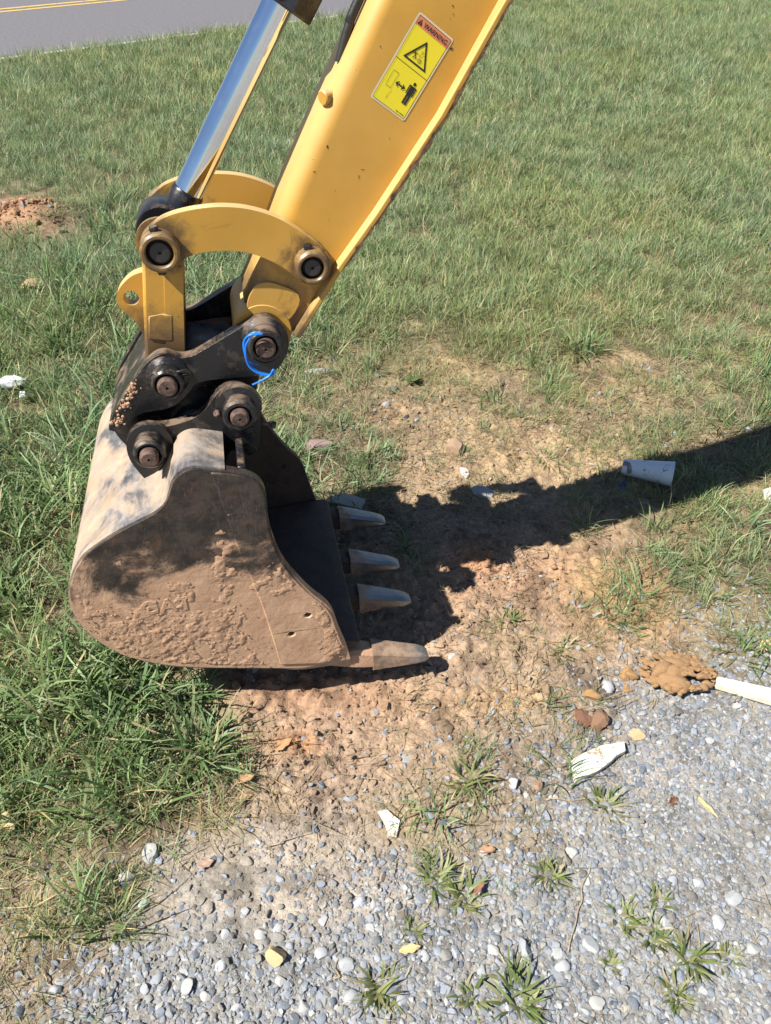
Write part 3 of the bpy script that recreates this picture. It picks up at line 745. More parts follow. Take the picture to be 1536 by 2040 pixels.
for h in hol: c0 = np.mean(h, 0); hgt = hgt * sstep(.008, .022, np.hypot(U - c0[0], Z - c0[1]))
keep = ins & (hgt > .0006)
cut = inside(scp, U, Z) * .0046
idx = -np.ones(U.shape, int); V, F = [], []
def vid(i, j):
    if idx[i, j] < 0:
        idx[i, j] = len(V); V.append((U[i, j], -cut[i, j] - hgt[i, j] + (.0008 if hgt[i, j] < .001 else 0), Z[i, j]))
    return idx[i, j]
for i in range(U.shape[0] - 1):
    for j in range(U.shape[1] - 1):
        if keep[i:i + 2, j:j + 2].sum() >= 3: F.append((vid(i, j), vid(i, j + 1), vid(i + 1, j + 1), vid(i + 1, j)))
md = mesh_obj('dried_mud', V, F, MUD, bucket, 60); md['kind'] = 'stuff'
ROCKS = []
def rock_mesh(name, seed, sub=3, flat=.75, rough=.22, cuts=5):
    bm = bmesh.new(); bmesh.ops.create_icosphere(bm, subdivisions=sub, radius=1.0); r = random.Random(seed)
    pl = [(Vector((r.gauss(0, 1), r.gauss(0, 1), r.gauss(0, 1))).normalized(), r.uniform(.48, .86)) for _ in range(cuts)]
    o = r.uniform(0, 50)
    P = np.array([v.co[:] for v in bm.verts])
    for n, d in pl:
        n = np.array(n); e = np.maximum(P @ n - d, 0); P = P - n * (e * .97)[:, None]
    q = fbm(P[:, 0] * 1.7 + o + P[:, 2], P[:, 1] * 1.7 + o - P[:, 2] * .7, 3, seed)
    q2 = fbm(P[:, 0] * 6 + o + P[:, 2] * 4, P[:, 1] * 6 + o - P[:, 2] * 3, 3, seed + 7)
    P = P * (1 + (q - .5) * 2 * rough + (q2 - .5) * rough * .5)[:, None]; P[:, 2] *= flat
    for v, p in zip(bm.verts, P): v.co = p
    me = bpy.data.meshes.new(name); bm.to_mesh(me); bm.free(); me.shade_smooth(); me.set_sharp_from_angle(angle=radians(38)); return me
V, F = [], []
base = rock_mesh('crumb', 5, 1, .8, .35, 9)
for k in range(520):
    t = random.random(); 
    if k < 160:
        cx_, cy_ = random.choice(((256, 780), (250, 806), (236, 838), (262, 772))); px_, py_, w = random.gauss(cx_, 6), random.gauss(cy_, 6), W2 - .001
    else: px_, py_, w = random.choice((random.uniform(150, 640), random.gauss(240, 60), random.gauss(300, 90))), random.gauss(1268, 42), -.002
    q = L(px_, py_, w); s = .0015 + .0055 * random.random() ** 2 if k < 160 else .0008 + .0030 * random.random() ** 3
    if k < 160 and not inside(ck, np.array([q[0]]), np.array([q[1]]))[0]: continue
    if k >= 160 and not inside(sp, np.array([q[0]]), np.array([q[1]]))[0]: continue
    n = len(V); a = random.uniform(0, 6)
    for v in base.vertices: V.append((q[0] + s * (v.co.x * cos(a) - v.co.z * sin(a)), w + s * v.co.y * .42, q[1] + s * (v.co.x * sin(a) + v.co.z * cos(a))))
    F += [tuple(n + i for i in p.vertices) for p in base.polygons]
cr = mesh_obj('mud_crumbs', V, F, MUD, bucket, 60); cr['kind'] = 'stuff'

def raised_text(name, txt, c0, size, w0, w1, mat, parent):
    fc_ = bpy.data.curves.new(name, 'FONT'); fc_.body = txt; fc_.size = size; fc_.extrude = (w1 - w0) / 2; fc_.offset = size * .02; fc_.bevel_depth = .0008; fc_.space_character = 1.15
    fo = bpy.data.objects.new(name, fc_); COL.objects.link(fo); bpy.context.view_layer.update()
    mm = fo.evaluated_get(bpy.context.evaluated_depsgraph_get()).to_mesh(); ca_, sa_ = cos(-.02), sin(-.02)
    V = [(c0[0] + v.co.x * ca_ - v.co.y * sa_, (w0 + w1) / 2 - v.co.z, c0[1] + v.co.x * sa_ + v.co.y * ca_) for v in mm.vertices]; F = [tuple(p.vertices) for p in mm.polygons]
    bpy.data.objects.remove(fo); return mesh_obj(name, V, F, mat, parent, 30)
raised_text('raised_letters', 'CAT', L(283, 1224, 0), .050, -.0008, .004, MUD, bucket)

# ---- blue wire tied round the coupler's pin
WIR = m_plain('blue_wire_insulation', (.01, .16, .62), .35)
def mw(u, w, z): return Vector(ORG) + Vector(EX) * u + Vector(EY) * w + Vector(EZ) * z
wpts = [(977, 932, .12), (930, 918, .125), (885, 945, .128), (868, 985, .130), (880, 1050, .130), (905, 1085, .132), (950, 1098, .133)]
wpt2 = [(975, 925, .118), (900, 935, .120), (872, 975, .125), (885, 1070, .125), (940, 1135, .125), (1020, 1158, .125)]
wpt3 = [(905, 950, .118), (880, 1000, .120), (890, 1090, .122), (935, 1140, .120), (1000, 1160, .118), (1040, 1150, .118), (1036, 1128, .118), (1015, 1162, .116), (960, 1195, .114), (918, 1214, .112)]
V, F = [], []
for wp_ in (wpts, wpt2, wpt3):
    pts = []
    for x, y, w in wp_:
        q = L(180 + x * .3516, 340 + y * .3516, w); pts.append(mw(q[0], w, q[1]))
    o = tube('tmp', spline(pts, 7), .0021, WIR, None, 8); n = len(V)
    V += [tuple(v.co) for v in o.data.vertices]; F += [tuple(n + i for i in p.vertices) for p in o.data.polygons]; bpy.data.objects.remove(o)
tag(mesh_obj('blue_wire', V, F, WIR, None, 60), 'bright blue wire looped round the rusty pin of the black coupler', 'wire')

# ------------------------------------------------------------------ plants and loose ground: source meshes for scattering
GRS = m_attr('grass_blade', 'bc', inst='tint', noise=0, bumps=0, rough=.55, transl=.30, spec=.35)
def blades(name, n, length, width, spread, lean, curl, pal, seed, segs=4, dry=.1, drycol=(.37, .325, .19), flat=False):
    r = random.Random(seed); V, F, Cc = [], [], []
    for _ in range(n):
        a = r.uniform(0, 2 * pi); rad = spread * math.sqrt(r.random()); bx, by = rad * cos(a), rad * sin(a)
        h = r.uniform(0, 2 * pi) if r.random() < .5 else a + r.gauss(0, .6)
        ln_ = r.uniform(*length); wd_ = r.uniform(*width); th = r.uniform(*lean); cu = r.uniform(*curl)
        c = pal[r.randrange(len(pal))]; k = r.uniform(.7, 1.25)
        if r.random() < dry: c = drycol
        c = tuple(x * k for x in c); side = Vector((-sin(h), cos(h), 0)); tw = r.uniform(-.6, .6)
        p = Vector((bx, by, r.uniform(.001, .012) if flat else -.004)); ang = th; n0 = len(V); hh = h; dh = r.gauss(0, .12)
        for i in range(segs + 1):
            t = i / segs; w = wd_ * (1 - t ** 2.2) * (.65 + .7 * min(t * 3, 1) * .5) + .0002
            d = Vector((cos(hh) * sin(ang), sin(hh) * sin(ang), cos(ang))); sd_ = (side + Vector((0, 0, tw * .5))).normalized()
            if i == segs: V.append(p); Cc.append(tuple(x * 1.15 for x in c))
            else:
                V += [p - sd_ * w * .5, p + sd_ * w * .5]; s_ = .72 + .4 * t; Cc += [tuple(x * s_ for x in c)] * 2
            p = p + d * (ln_ / segs); ang += cu / segs; hh += dh
            if p.z < .001: p.z = .001; ang = min(ang, pi / 2)
        for i in range(segs - 1): q = n0 + 2 * i; F.append((q, q + 1, q + 3, q + 2))
        q = n0 + 2 * (segs - 1); F.append((q, q + 1, q + 2))
    me = bpy.data.meshes.new(name); me.from_pydata([tuple(v) for v in V], [], F); me.update()
    at = me.attributes.new('bc', 'FLOAT_COLOR', 'POINT'); at.data.foreach_set('color', np.array([(*c, 1) for c in Cc], np.float32).ravel())
    me.materials.append(GRS); me.shade_smooth(); return me
P_LAWN = [(.165, .235, .085), (.20, .27, .115), (.145, .215, .085), (.25, .30, .16), (.18, .245, .125)]
P_BROAD = [(.125, .205, .07), (.165, .255, .105), (.20, .29, .145), (.095, .165, .055), (.22, .29, .14)]
P_CRAB = [(.17, .22, .07), (.21, .245, .09), (.14, .19, .06), (.26, .27, .12)]
P_STRAW = [(.40, .31, .17), (.30, .22, .12), (.46, .38, .23), (.22, .16, .09), (.24, .24, .11)]
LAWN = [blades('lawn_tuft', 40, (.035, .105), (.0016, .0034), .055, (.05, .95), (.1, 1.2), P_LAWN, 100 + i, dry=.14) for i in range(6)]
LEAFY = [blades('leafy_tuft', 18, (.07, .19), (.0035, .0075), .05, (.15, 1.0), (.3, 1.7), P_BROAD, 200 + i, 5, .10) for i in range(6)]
STALK = [blades('seed_stalk', 5, (.14, .27), (.0008, .0014), .05, (.03, .35), (.1, .7), [(.30, .32, .17), (.36, .36, .22)], 300 + i, 5, .2) for i in range(4)]
STRAW = [blades('straw_litter', 15, (.015, .085), (.0009, .0024), .06, (1.35, 1.6), (-.05, .1), P_STRAW, 400 + i, 3, .3, flat=True) for i in range(5)]
CRAB = [blades('crab_tuft', 20, (.025, .075), (.003, .0058), .022, (.7, 1.35), (.0, .6), P_CRAB, 500 + i, 4, .15) for i in range(5)]
def collect(name, meshes):
    c = bpy.data.collections.new(name)
    for i, m in enumerate(meshes): c.objects.link(bpy.data.objects.new('%s_%02d' % (name, i), m))
    return c
def scatter(name, label, pts, rot, scl, idx, tint, coll, cat):
    me = bpy.data.meshes.new(name); n = len(pts); me.vertices.add(n); me.vertices.foreach_set('co', np.asarray(pts, np.float32).ravel())
    a = me.attributes.new('rot', 'FLOAT_VECTOR', 'POINT'); a.data.foreach_set('vector', np.asarray(rot, np.float32).ravel())
    a = me.attributes.new('scl', 'FLOAT_VECTOR', 'POINT'); a.data.foreach_set('vector', np.asarray(scl, np.float32).ravel())
    a = me.attributes.new('pick', 'INT', 'POINT'); a.data.foreach_set('value', np.asarray(idx, np.int32))
    a = me.attributes.new('tint', 'FLOAT_COLOR', 'POINT'); t = np.ones((n, 4), np.float32); t[:, :3] = tint; a.data.foreach_set('color', t.ravel())
    o = bpy.data.objects.new(name, me); COL.objects.link(o)
    g = bpy.data.node_groups.new(name, 'GeometryNodeTree')
    g.interface.new_socket('Geometry', in_out='INPUT', socket_type='NodeSocketGeometry'); g.interface.new_socket('Geometry', in_out='OUTPUT', socket_type='NodeSocketGeometry')
    nn = g.nodes; gi = nn.new('NodeGroupInput'); go = nn.new('NodeGroupOutput'); ip = nn.new('GeometryNodeInstanceOnPoints'); ci = nn.new('GeometryNodeCollectionInfo')
    ci.inputs['Collection'].default_value = coll; ci.inputs['Separate Children'].default_value = True; ci.inputs['Reset Children'].default_value = True
    def at(nm, ty):
        q = nn.new('GeometryNodeInputNamedAttribute'); q.data_type = ty; q.inputs['Name'].default_value = nm; return q.outputs[0]
    lk = g.links.new; lk(gi.outputs[0], ip.inputs['Points']); lk(ci.outputs[0], ip.inputs['Instance']); ip.inputs['Pick Instance'].default_value = True
    lk(at('pick', 'INT'), ip.inputs['Instance Index']); lk(at('rot', 'FLOAT_VECTOR'), ip.inputs['Rotation']); lk(at('scl', 'FLOAT_VECTOR'), ip.inputs['Scale'])
    lk(ip.outputs[0], go.inputs[0]); o.modifiers.new('scatter', 'NODES').node_group = g
    return tag(o, label, cat, None, "stuff")
def sample(density, y0, y1, slope=.78, pad=1.0):
    A = (y1 - y0) * (slope * (y0 + y1) + 2 * pad); n = int(A * density); ym = slope * y1 + pad
    Y = RNG.uniform(y0, y1, n * 3); X = RNG.uniform(-ym, ym, n * 3); k = np.abs(X) < slope * Y + pad
    frac = n / max(k.sum(), 1); k &= RNG.random(len(k)) < frac
    return X[k], Y[k]
def bucket_clear(X, Y): # keep blades from growing through the bucket floor and the road
    P = np.stack([X - ORG[0], Y - ORG[1]], -1); u = P @ EX[:2]; w = P @ EY[:2]
    return ~((u > -.60) & (u < .02) & (w > -.01) & (w < WB + .01)) & (road_s(X, Y) < -.10)
def rots(n, tilt=.15): return np.stack([RNG.normal(0, tilt, n), RNG.normal(0, tilt, n), RNG.uniform(0, 2 * pi, n)], -1)
def tints(n, X, Y, lo=.75, hi=1.25, warm=.12):
    v = lo + (hi - lo) * (.6 * fbm(X * 3, Y * 3, 3, 601) + .4 * RNG.random(n)); w = (fbm(X * 1.3, Y * 1.3, 3, 633) - .5) * 2 * warm + RNG.normal(0, warm * .4, n)
    return np.stack([v * (1 + w), v * (1 + w * .2), v * (1 - w)], -1)

# lawn: fine blades everywhere the map says grass, dense near, coarser far off
px_, py_, pz_, ps_, pt_, pr_ = [], [], [], [], [], []
for (y0, y1, den, sc) in ((.25, 2.2, 620, .85), (2.2, 4.2, 560, .95), (4.2, 7.0, 350, 1.05), (7.0, 17.0, 190, 1.35)):
    X, Y = sample(den, y0, y1); g, v, b = cover(X, Y); n = len(X)
    patch = .35 + 1.15 * sstep(.25, .6, fbm(X * 7, Y * 7, 3, 701))
    k = (RNG.random(n) < g ** 1.35 * np.where(g > .85, 1, patch) * (1 - .55 * b)) & bucket_clear(X, Y)
    X, Y, g, b = X[k], Y[k], g[k], b[k]; n = len(X)
    px_.append(X); py_.append(Y); pz_.append(height(X, Y)); ps_.append(sc * (.55 + .55 * g) * RNG.uniform(.7, 1.3, n)); pt_.append(tints(n, X, Y, .88, 1.42, .12)); pr_.append(rots(n, .2))
X, Y, Z, S = map(np.concatenate, (px_, py_, pz_, ps_))
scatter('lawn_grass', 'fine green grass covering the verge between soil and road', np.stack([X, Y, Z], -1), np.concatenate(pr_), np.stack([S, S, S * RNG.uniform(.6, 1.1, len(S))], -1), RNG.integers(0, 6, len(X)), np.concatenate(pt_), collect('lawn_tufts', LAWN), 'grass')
# broad-leaved grass on the left and thin among the soil
px_, py_, ps_ = [], [], []
for (y0, y1, den) in ((.25, 2.2, 330), (2.2, 4.5, 150)):
    X, Y = sample(den, y0, y1); g, v, b = cover(X, Y); n = len(X)
    k = (RNG.random(n) < (g ** 1.6) * b * (.35 + 1.0 * sstep(.35, .62, fbm(X * 6, Y * 6, 3, 733)))) & bucket_clear(X, Y); X, Y, g = X[k], Y[k], g[k]
    px_.append(X); py_.append(Y); ps_.append((.45 + .6 * g) * RNG.uniform(.65, 1.25, len(X)))
X, Y, S = map(np.concatenate, (px_, py_, ps_)); n = len(X)
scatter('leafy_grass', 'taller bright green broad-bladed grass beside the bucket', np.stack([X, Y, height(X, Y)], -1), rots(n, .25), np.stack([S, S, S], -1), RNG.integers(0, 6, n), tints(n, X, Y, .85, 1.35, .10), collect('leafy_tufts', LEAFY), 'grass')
# seed stalks
X, Y = sample(26, 2.6, 14); g, v, b = cover(X, Y); k = (RNG.random(len(X)) < g ** 3 * (.3 + .7 * sstep(-2.5, -.2, road_s(X, Y)))) & bucket_clear(X, Y); X, Y = X[k], Y[k]; n = len(X); S = RNG.uniform(.6, 1.25, n)
scatter('seed_stalks', 'thin pale seed stalks standing above the lawn', np.stack([X, Y, height(X, Y)], -1), rots(n, .12), np.stack([S, S, S], -1), RNG.integers(0, 4, n), tints(n, X, Y, .8, 1.2, .08), collect('seed_stalk_clumps', STALK), 'grass')
# straw litter
X, Y = sample(620, .3, 4.2, pad=.5); g, v, b = cover(X, Y)
dens = np.clip(.38 + .9 * sstep(.45, .65, fbm(X * 8, Y * 8, 3, 755)), 0, 1) * np.clip(1 - .80 * v, .05, 1) * (.35 + .65 * sstep(.05, .4, g))
k = (RNG.random(len(X)) < dens) & bucket_clear(X, Y); X, Y = X[k], Y[k]; n = len(X); S = RNG.uniform(.5, 1.2, n)
scatter('straw_litter', 'dry straw and dead grass lying on the soil', np.stack([X, Y, height(X, Y) + .001], -1), rots(n, .08), np.stack([S, S, S], -1), RNG.integers(0, 5, n), tints(n, X, Y, .7, 1.2, .1), collect('straw_bits', STRAW), 'straw')

# gravel, soil crumbs
STN = m_attr('stone_grain', 'tint', 'INSTANCER', noise=4, var=.18, bumps=.3, rough=.85, dist=.04)
CRB = m_attr('soil_crumb', 'tint', 'INSTANCER', noise=4, var=.2, bumps=.5, rough=.95, dist=.05)
STONES = [rock_mesh('pebble', 40 + i, 2, random.uniform(.45, .75), .16, 12) for i in range(8)]
CLODS = [rock_mesh('soil_clod', 60 + i, 2, random.uniform(.5, .8), .34, 11) for i in range(8)]
for m in STONES: m.materials.append(STN)
for m in CLODS: m.materials.append(CRB)
def pebbles(X, Y, S, asp=.5):
    n = len(X); sx = S * RNG.uniform(.75, 1.3, n); sy = S * RNG.uniform(.65, 1.1, n); sz = S * RNG.uniform(asp, 1.0, n)
    return np.stack([X, Y, height(X, Y) + sz * .12], -1), np.stack([sx, sy, sz], -1)
GP = np.array([(.30, .315, .345), (.38, .39, .405), (.24, .26, .30), (.44, .43, .41), (.33, .325, .32), (.20, .215, .24), (.44, .435, .42), (.29, .30, .30), (.38, .345, .29), (.31, .335, .375), (.36, .375, .40)])
Xs, Ys, Ss = [], [], []
for den, lo, hi, pw in ((20000, .0020, .0046, 1.0), (10000, .0042, .0078, 1.1), (3000, .0072, .0118, 1.0), (200, .011, .016, 1)):
    X, Y = sample(den, .0, 1.75, .60, .80); g, v, b = cover(X, Y)
    cl = .12 + 1.2 * sstep(.36, .60, fbm(X * 6 + lo * 250, Y * 6, 3, 811)); k = RNG.random(len(X)) < v ** 1.2 * cl; X, Y = X[k], Y[k]
    Xs.append(X); Ys.append(Y); Ss.append(lo + (hi - lo) * RNG.random(len(X)) ** 1.6)
X, Y, S = map(np.concatenate, (Xs, Ys, Ss)); p, s = pebbles(X, Y, S); n = len(X)
t = GP[RNG.integers(0, len(GP), n)] * RNG.uniform(.58, .92, (n, 1)) * np.array((.97, 1.0, 1.04))
scatter('gravel', 'loose blue-grey gravel on the near track', p, np.stack([RNG.normal(0, .3, n), RNG.normal(0, .3, n), RNG.uniform(0, 6.3, n)], -1), s, RNG.integers(0, 8, n), t, collect('gravel_pebbles', STONES), 'gravel')
Xs, Ys, Ss = [], [], []
for den, lo, hi in ((14000, .0018, .0048), (3600, .0045, .0100), (480, .0095, .019)):
    X, Y = sample(den, .4, 3.3, .55, .6); g, v, b = cover(X, Y); dirt = np.clip(1.1 - g * 1.5 - v * .8, 0, 1)
    cl = .2 + 1.2 * sstep(.36, .62, fbm(X * 5 + lo * 700, Y * 5, 3, 855)) + bump(X, Y, 1120, 1390, .16, 1.6, .10) + bump(X, Y, 1010, 1170, .14, 1.0, .08) + bump(X, Y, 760, 800, .2, .8); k = (RNG.random(len(X)) < np.maximum(dirt, bump(X, Y, 1120, 1390, .14, .8, .09)) * cl); X, Y = X[k], Y[k]
    Xs.append(X); Ys.append(Y); Ss.append(lo + (hi - lo) * RNG.random(len(X)) ** 1.5)
mp = gpt(60, 440); Xs.append(RNG.normal(mp[0] - .05, .24, 900)); Ys.append(RNG.normal(mp[1], .13, 900)); Ss.append(.004 + .022 * RNG.random(900) ** 3)
X, Y, S = map(np.concatenate, (Xs, Ys, Ss)); p, s = pebbles(X, Y, S, .6); n = len(X)
t = soil_colour(X, Y) * RNG.uniform(.85, 1.3, (n, 1)); q = RNG.random(n) < .10; t[q] = GP[RNG.integers(0, len(GP), q.sum())]
scatter('soil_crumbs', 'crumbs and small clods of tan soil dug up by the bucket', p, np.stack([RNG.normal(0, .5, n), RNG.normal(0, .5, n), RNG.uniform(0, 6.3, n)], -1), s, RNG.integers(0, 8, n), t, collect('soil_clods', CLODS), 'soil')

# ------------------------------------------------------------------ single things lying about
def mpp(px, py):
    p = gpt(px, py); return float((p - _c) @ _fw) / FPX
def stone(name, label, cat, px, py, rx, ry, h, colr, seed, group=None, rough=.2, cuts=7, sub=4, sink=.25, rz=None, mat=None):
    k = mpp(px, py); me = rock_mesh(name, seed, sub, 1.0, rough, cuts)
    if mat is None: mat = m_flat(name + '_surface', colr, tuple(c * .72 for c in colr), 45, .9, .45, dist=.003)
    me.materials.append(mat); o = bpy.data.objects.new(name, me); COL.objects.link(o)
    p = ground_at(px, py); o.scale = (rx * k, ry * k * 1.25, h); o.location = p + Vector((0, 0, h * (1 - 2 * sink) * .8)); o.rotation_euler = (0, 0, rz if rz is not None else random.uniform(-.4, .4))
    return tag(o, label, cat, group)
TAN = m_flat('tan_stone', (.55, .42, .24), (.42, .30, .16), 40, .9, .4); GRY = m_flat('grey_stone', (.40, .41, .42), (.29, .30, .32), 40, .85, .3)
PAL = m_flat('pale_stone', (.43, .425, .41), (.32, .315, .31), 35, .85, .3); BRN = m_flat('brown_stone', (.36, .25, .17), (.25, .16, .11), 35, .9, .4); PUR = m_flat('purple_stone', (.30, .22, .20), (.20, .14, .13), 35, .9, .4)
ORA = m_mud('orange_clay', (.47, .29, .13), (.34, .19, .08))
stone('stone', 'tan angular stone standing out on the grey gravel near the bottom edge', 'stone', 550, 1908, 21, 19, .021, 0, 901, mat=TAN, cuts=9)
stone('stone', 'flat tan stone at the gravel edge above the white wood fragment', 'stone', 1266, 1467, 20, 12, .011, 0, 902, mat=TAN, cuts=9)
stone('stone', 'pale angular stone, upper of two at the grass edge on the left', 'stone', 303, 1702, 19, 16, .016, 0, 903, mat=PAL, cuts=9)
stone('stone', 'pale angular stone, lower of two at the grass edge on the left', 'stone', 251, 1752, 17, 15, .014, 0, 904, mat=PAL, cuts=9)
stone('stone', 'small rounded pinkish stone left of the white wood fragment', 'stone', 1069, 1566, 11, 10, .011, 0, 905, mat=BRN, cuts=5)
stone('stone', 'small grey stone beside the pinkish one left of the wood fragment', 'stone', 1024, 1563, 12, 10, .011, 0, 906, mat=GRY, cuts=5)
stone('stone', 'brown pointed stone standing in the bare soil right of the bucket', 'stone', 906, 898, 17, 15, .032, 0, 907, mat=BRN, cuts=10)
stone('stone', 'purplish flat stone behind the bucket mouth', 'stone', 632, 893, 40, 15, .025, 0, 908, mat=PUR, cuts=10)
stone('stone', 'broad pale slab of stone just behind the farthest tooth', 'stone', 690, 1003, 48, 17, .022, 0, 909, mat=PAL, cuts=10)
stone('stone', 'tan stone half hidden in the grass left of the arm', 'stone', 66, 582, 22, 10, .05, 0, 910, mat=TAN, cuts=6)
stone('stone', 'tall bluish grey stone in the gravel near the bottom edge', 'stone', 1043, 1890, 14, 20, .015, 0, 911, mat=GRY, cuts=6)
stone('stone', 'grey stone in the arm shadow in front of the farthest tooth', 'stone', 962, 986, 26, 11, .022, 0, 912, mat=GRY, cuts=8)
stone('stone', 'bluish grey round stone among the orange clods', 'stone', 1209, 1371, 13, 12, .013, 0, 913, mat=GRY, cuts=5)
stone('stone', 'pale rounded stone at the soil edge left of the cup', 'stone', 925, 945, 11, 12, .015, 0, 914, mat=PAL, cuts=6)
stone('stone', 'flat pale stone in the grass right of the coupler', 'stone', 636, 742, 34, 7, .012, 0, 915, mat=PAL, cuts=9)
stone('soil_clod', 'orange clay lump nearest the big brown clod', 'soil clod', 1253, 1346, 18, 12, .020, 0, 921, mat=ORA, cuts=9, rough=.38, sink=.4)
stone('soil_clod', 'small flat orange clay lump under the other orange one', 'soil clod', 1249, 1374, 13, 7, .013, 0, 922, mat=ORA, cuts=9, rough=.38, sink=.4)
stone('soil_clod', 'tan clay lump left of the bluish round stone', 'soil clod', 1177, 1386, 22, 13, .018, 0, 923, mat=ORA, cuts=9, rough=.38, sink=.4)
stone('soil_clod', 'long brown clod below the tan clay lump', 'soil clod', 1192, 1440, 17, 24, .020, 0, 924, mat=m_mud('brown_clay', (.33, .20, .12), (.22, .12, .07)), cuts=6, rough=.4)
stone('soil_clod', 'dark brown crumbly clod beside the long brown one', 'soil clod', 1160, 1432, 16, 16, .016, 0, 925, mat=m_mud('red_clay', (.25, .13, .08), (.17, .08, .05)), cuts=6, rough=.4)
# the biggest clod
bv, bf = [], []
for q in range(150):
    r_ = random.Random(3000 + q); src = CLODS[q % 8]; n = len(bv)
    a_ = r_.uniform(0, 2 * pi); d_ = math.sqrt(r_.random()) * (.88 if q > 12 else .55); rr = r_.uniform(.34, .5) if q <= 12 else .06 + .17 * r_.random() ** 1.7
    zz = .62 * math.sqrt(max(0, 1 - d_ * d_ * .92)) - rr * .45; qt = Matrix.Rotation(r_.uniform(0, 6.3), 3, Vector((r_.gauss(0, 1), r_.gauss(0, 1), r_.gauss(0, 1))).normalized())
    for v in src.vertices: w_ = qt @ v.co * rr; bv.append((d_ * cos(a_) + w_.x, d_ * sin(a_) + w_.y, zz + w_.z))
    bf += [tuple(n + k_ for k_ in p.vertices) for p in src.polygons]
big = bpy.data.meshes.new('soil_clod'); big.from_pydata(bv, [], bf); big.update(); big.shade_smooth()
big.materials.append(m_mud('brown_earth', (.42, .26, .13), (.31, .175, .08)))
bo = bpy.data.objects.new('soil_clod', big); COL.objects.link(bo); k = mpp(1345, 1350); bo.location = ground_at(1347, 1350) + Vector((0, 0, .002)); bo.scale = (80 * k, 56 * k, .062); bo.rotation_euler = (0, 0, -.15)
tag(bo, 'biggest brown crumbly clod of earth, at the end of the white board', 'soil clod')
bpts = [(375, 1966, 16), (290, 1972, 12), (112, 1974, 13), (410, 1985, 13), (845, 1905, 12), (1175, 1885, 20), (980, 1895, 15), (640, 1900, 14), (690, 1925, 17), (665, 1985, 12), (700, 1990, 16), (645, 1835, 11), (605, 2005, 14), (490, 1815, 10), (448, 1862, 11), (1190, 2000, 17), (1430, 1840, 18), (1460, 1790, 20), (1140, 1700, 15), (1325, 1835, 14), (285, 1800, 12), (520, 1860, 14), (1010, 1735, 11), (1120, 1925, 16), (560, 1955, 13), (740, 1850, 11), (1390, 1760, 13), (1500, 1890, 17), (230, 1890, 12), (440, 1925, 13)]
marks = ((550, 1908, 'the tan angular stone'), (817, 1893, 'the pale yellow leaf'), (1025, 1985, 'the largest crabgrass'), (1300, 1865, 'the crabgrass row'), (970, 1698, 'the reddish brown leaf'), (1092, 1745, 'the lone crabgrass'), (0, 2000, 'the bottom left corner'), (1536, 2000, 'the bottom right corner'), (411, 1723, 'the pinkish brown leaf'), (1340, 1599, 'the dark curled leaf'))
used_labels = {}
for i, (x, y, r) in sorted(enumerate(bpts), key=lambda q: min(math.hypot(q[1][0] - m[0], q[1][1] - m[1]) for m in marks)):
    m = min(marks, key=lambda m: math.hypot(x - m[0], y - m[1])); dx, dy = x - m[0], y - m[1]
    side = ('right of' if dx > 0 else 'left of') if abs(dx) > abs(dy) else ('below' if dy > 0 else 'above')
    key = side + ' ' + m[2]; c_ = used_labels.get(key, 0); used_labels[key] = c_ + 1
    lab = '%s %s pebble in the gravel %s%s' % ('large' if r > 14 else 'small', 'grey' if i % 3 else 'pale', key, ('', ', second nearest to it', ', third nearest to it', ', fourth nearest to it')[min(c_, 3)])
    stone('pebble', lab, 'pebble', x, y, r, r * random.uniform(.6, .85), r * mpp(x, y) * random.uniform(.45, .7), 0, 940 + i, 'larger pebbles in the gravel', .12, 7, 3, .3, random.uniform(0, 3), GRY if i % 3 else PAL)

# ---- cup lying in the shadow
PLA = NT('weathered_white_plastic'); dm = PLA.ramp(PLA.noise(22, 8, .7, dist=.5), .56, .62)
PLA.col(PLA.mix(dm, (.66, .69, .74), (.20, .17, .15))); PLA.rough(.45); PLA = PLA.m
b0 = ground_at(1334, 966); b1 = ground_at(1236, 944); rb_, rs_ = .043, .026
pb_ = b0 + Vector((0, 0, rb_ + .002)); ps__ = b1 + Vector((0, 0, rs_ + .006)); axc = (pb_ - ps__); lc = axc.length
cup = lathe('plastic_cup', ps__, axc, [(.0, .002), (rs_ - .003, 0), (rs_, .004), (rb_ - .004, lc - .028), (rb_ - .003, lc - .026), (rb_ - .002, lc - .004), (rb_, lc - .003), (rb_, lc), (rb_ - .003, lc), (rb_ - .006, lc - .026), (rs_ - .002, .006), (.0, .006)], PLA, None, 48)
tag(cup, 'white tapered plastic cup lying on its side in the arm shadow', 'cup')

# ---- flat-ish scraps with outlines: board, fragments, leaves
def slab(name, label, cat, pts, base_px, th, mat, tilt=(0, 0), lift=.004, bevel=.002, sm=1):
    o0 = ground_at(*base_px); q = []
    for p in pts:
        g = gpt(p[0], p[1], o0.z); q.append((g[0] - o0.x, g[1] - o0.y, *p[2:]))
    out = chaikin(q, sm); V, F = plate_data(out, 0, th); V = [(v[0], v[2], v[1]) for v in V]
    o = fixn(mesh_obj(name, V, F, mat)); o.location = o0 + Vector((0, 0, lift)); o.rotation_euler = (tilt[0], tilt[1], 0)
    o.data.shade_smooth(); o.data.set_sharp_from_angle(angle=radians(35)); bev(o, bevel); return tag(o, label, cat)
WHT = m_flat('weathered_white_wood', (.72, .68, .57), (.58, .52, .40), 26, .8, .5)
WH2 = NT('white_painted_wood'); WH2.col(WH2.mix(WH2.ramp(WH2.noise(34, 8, .7, dist=.5), .53, .64), WH2.mix(WH2.ramp(WH2.noise(20, 5), .3, .7), (.70, .68, .62), (.58, .55, .47)), (.26, .19, .12))); WH2.rough(.75); WH2.bump(WH2.noise(90, 6, .7), .5, .004); WH2 = WH2.m
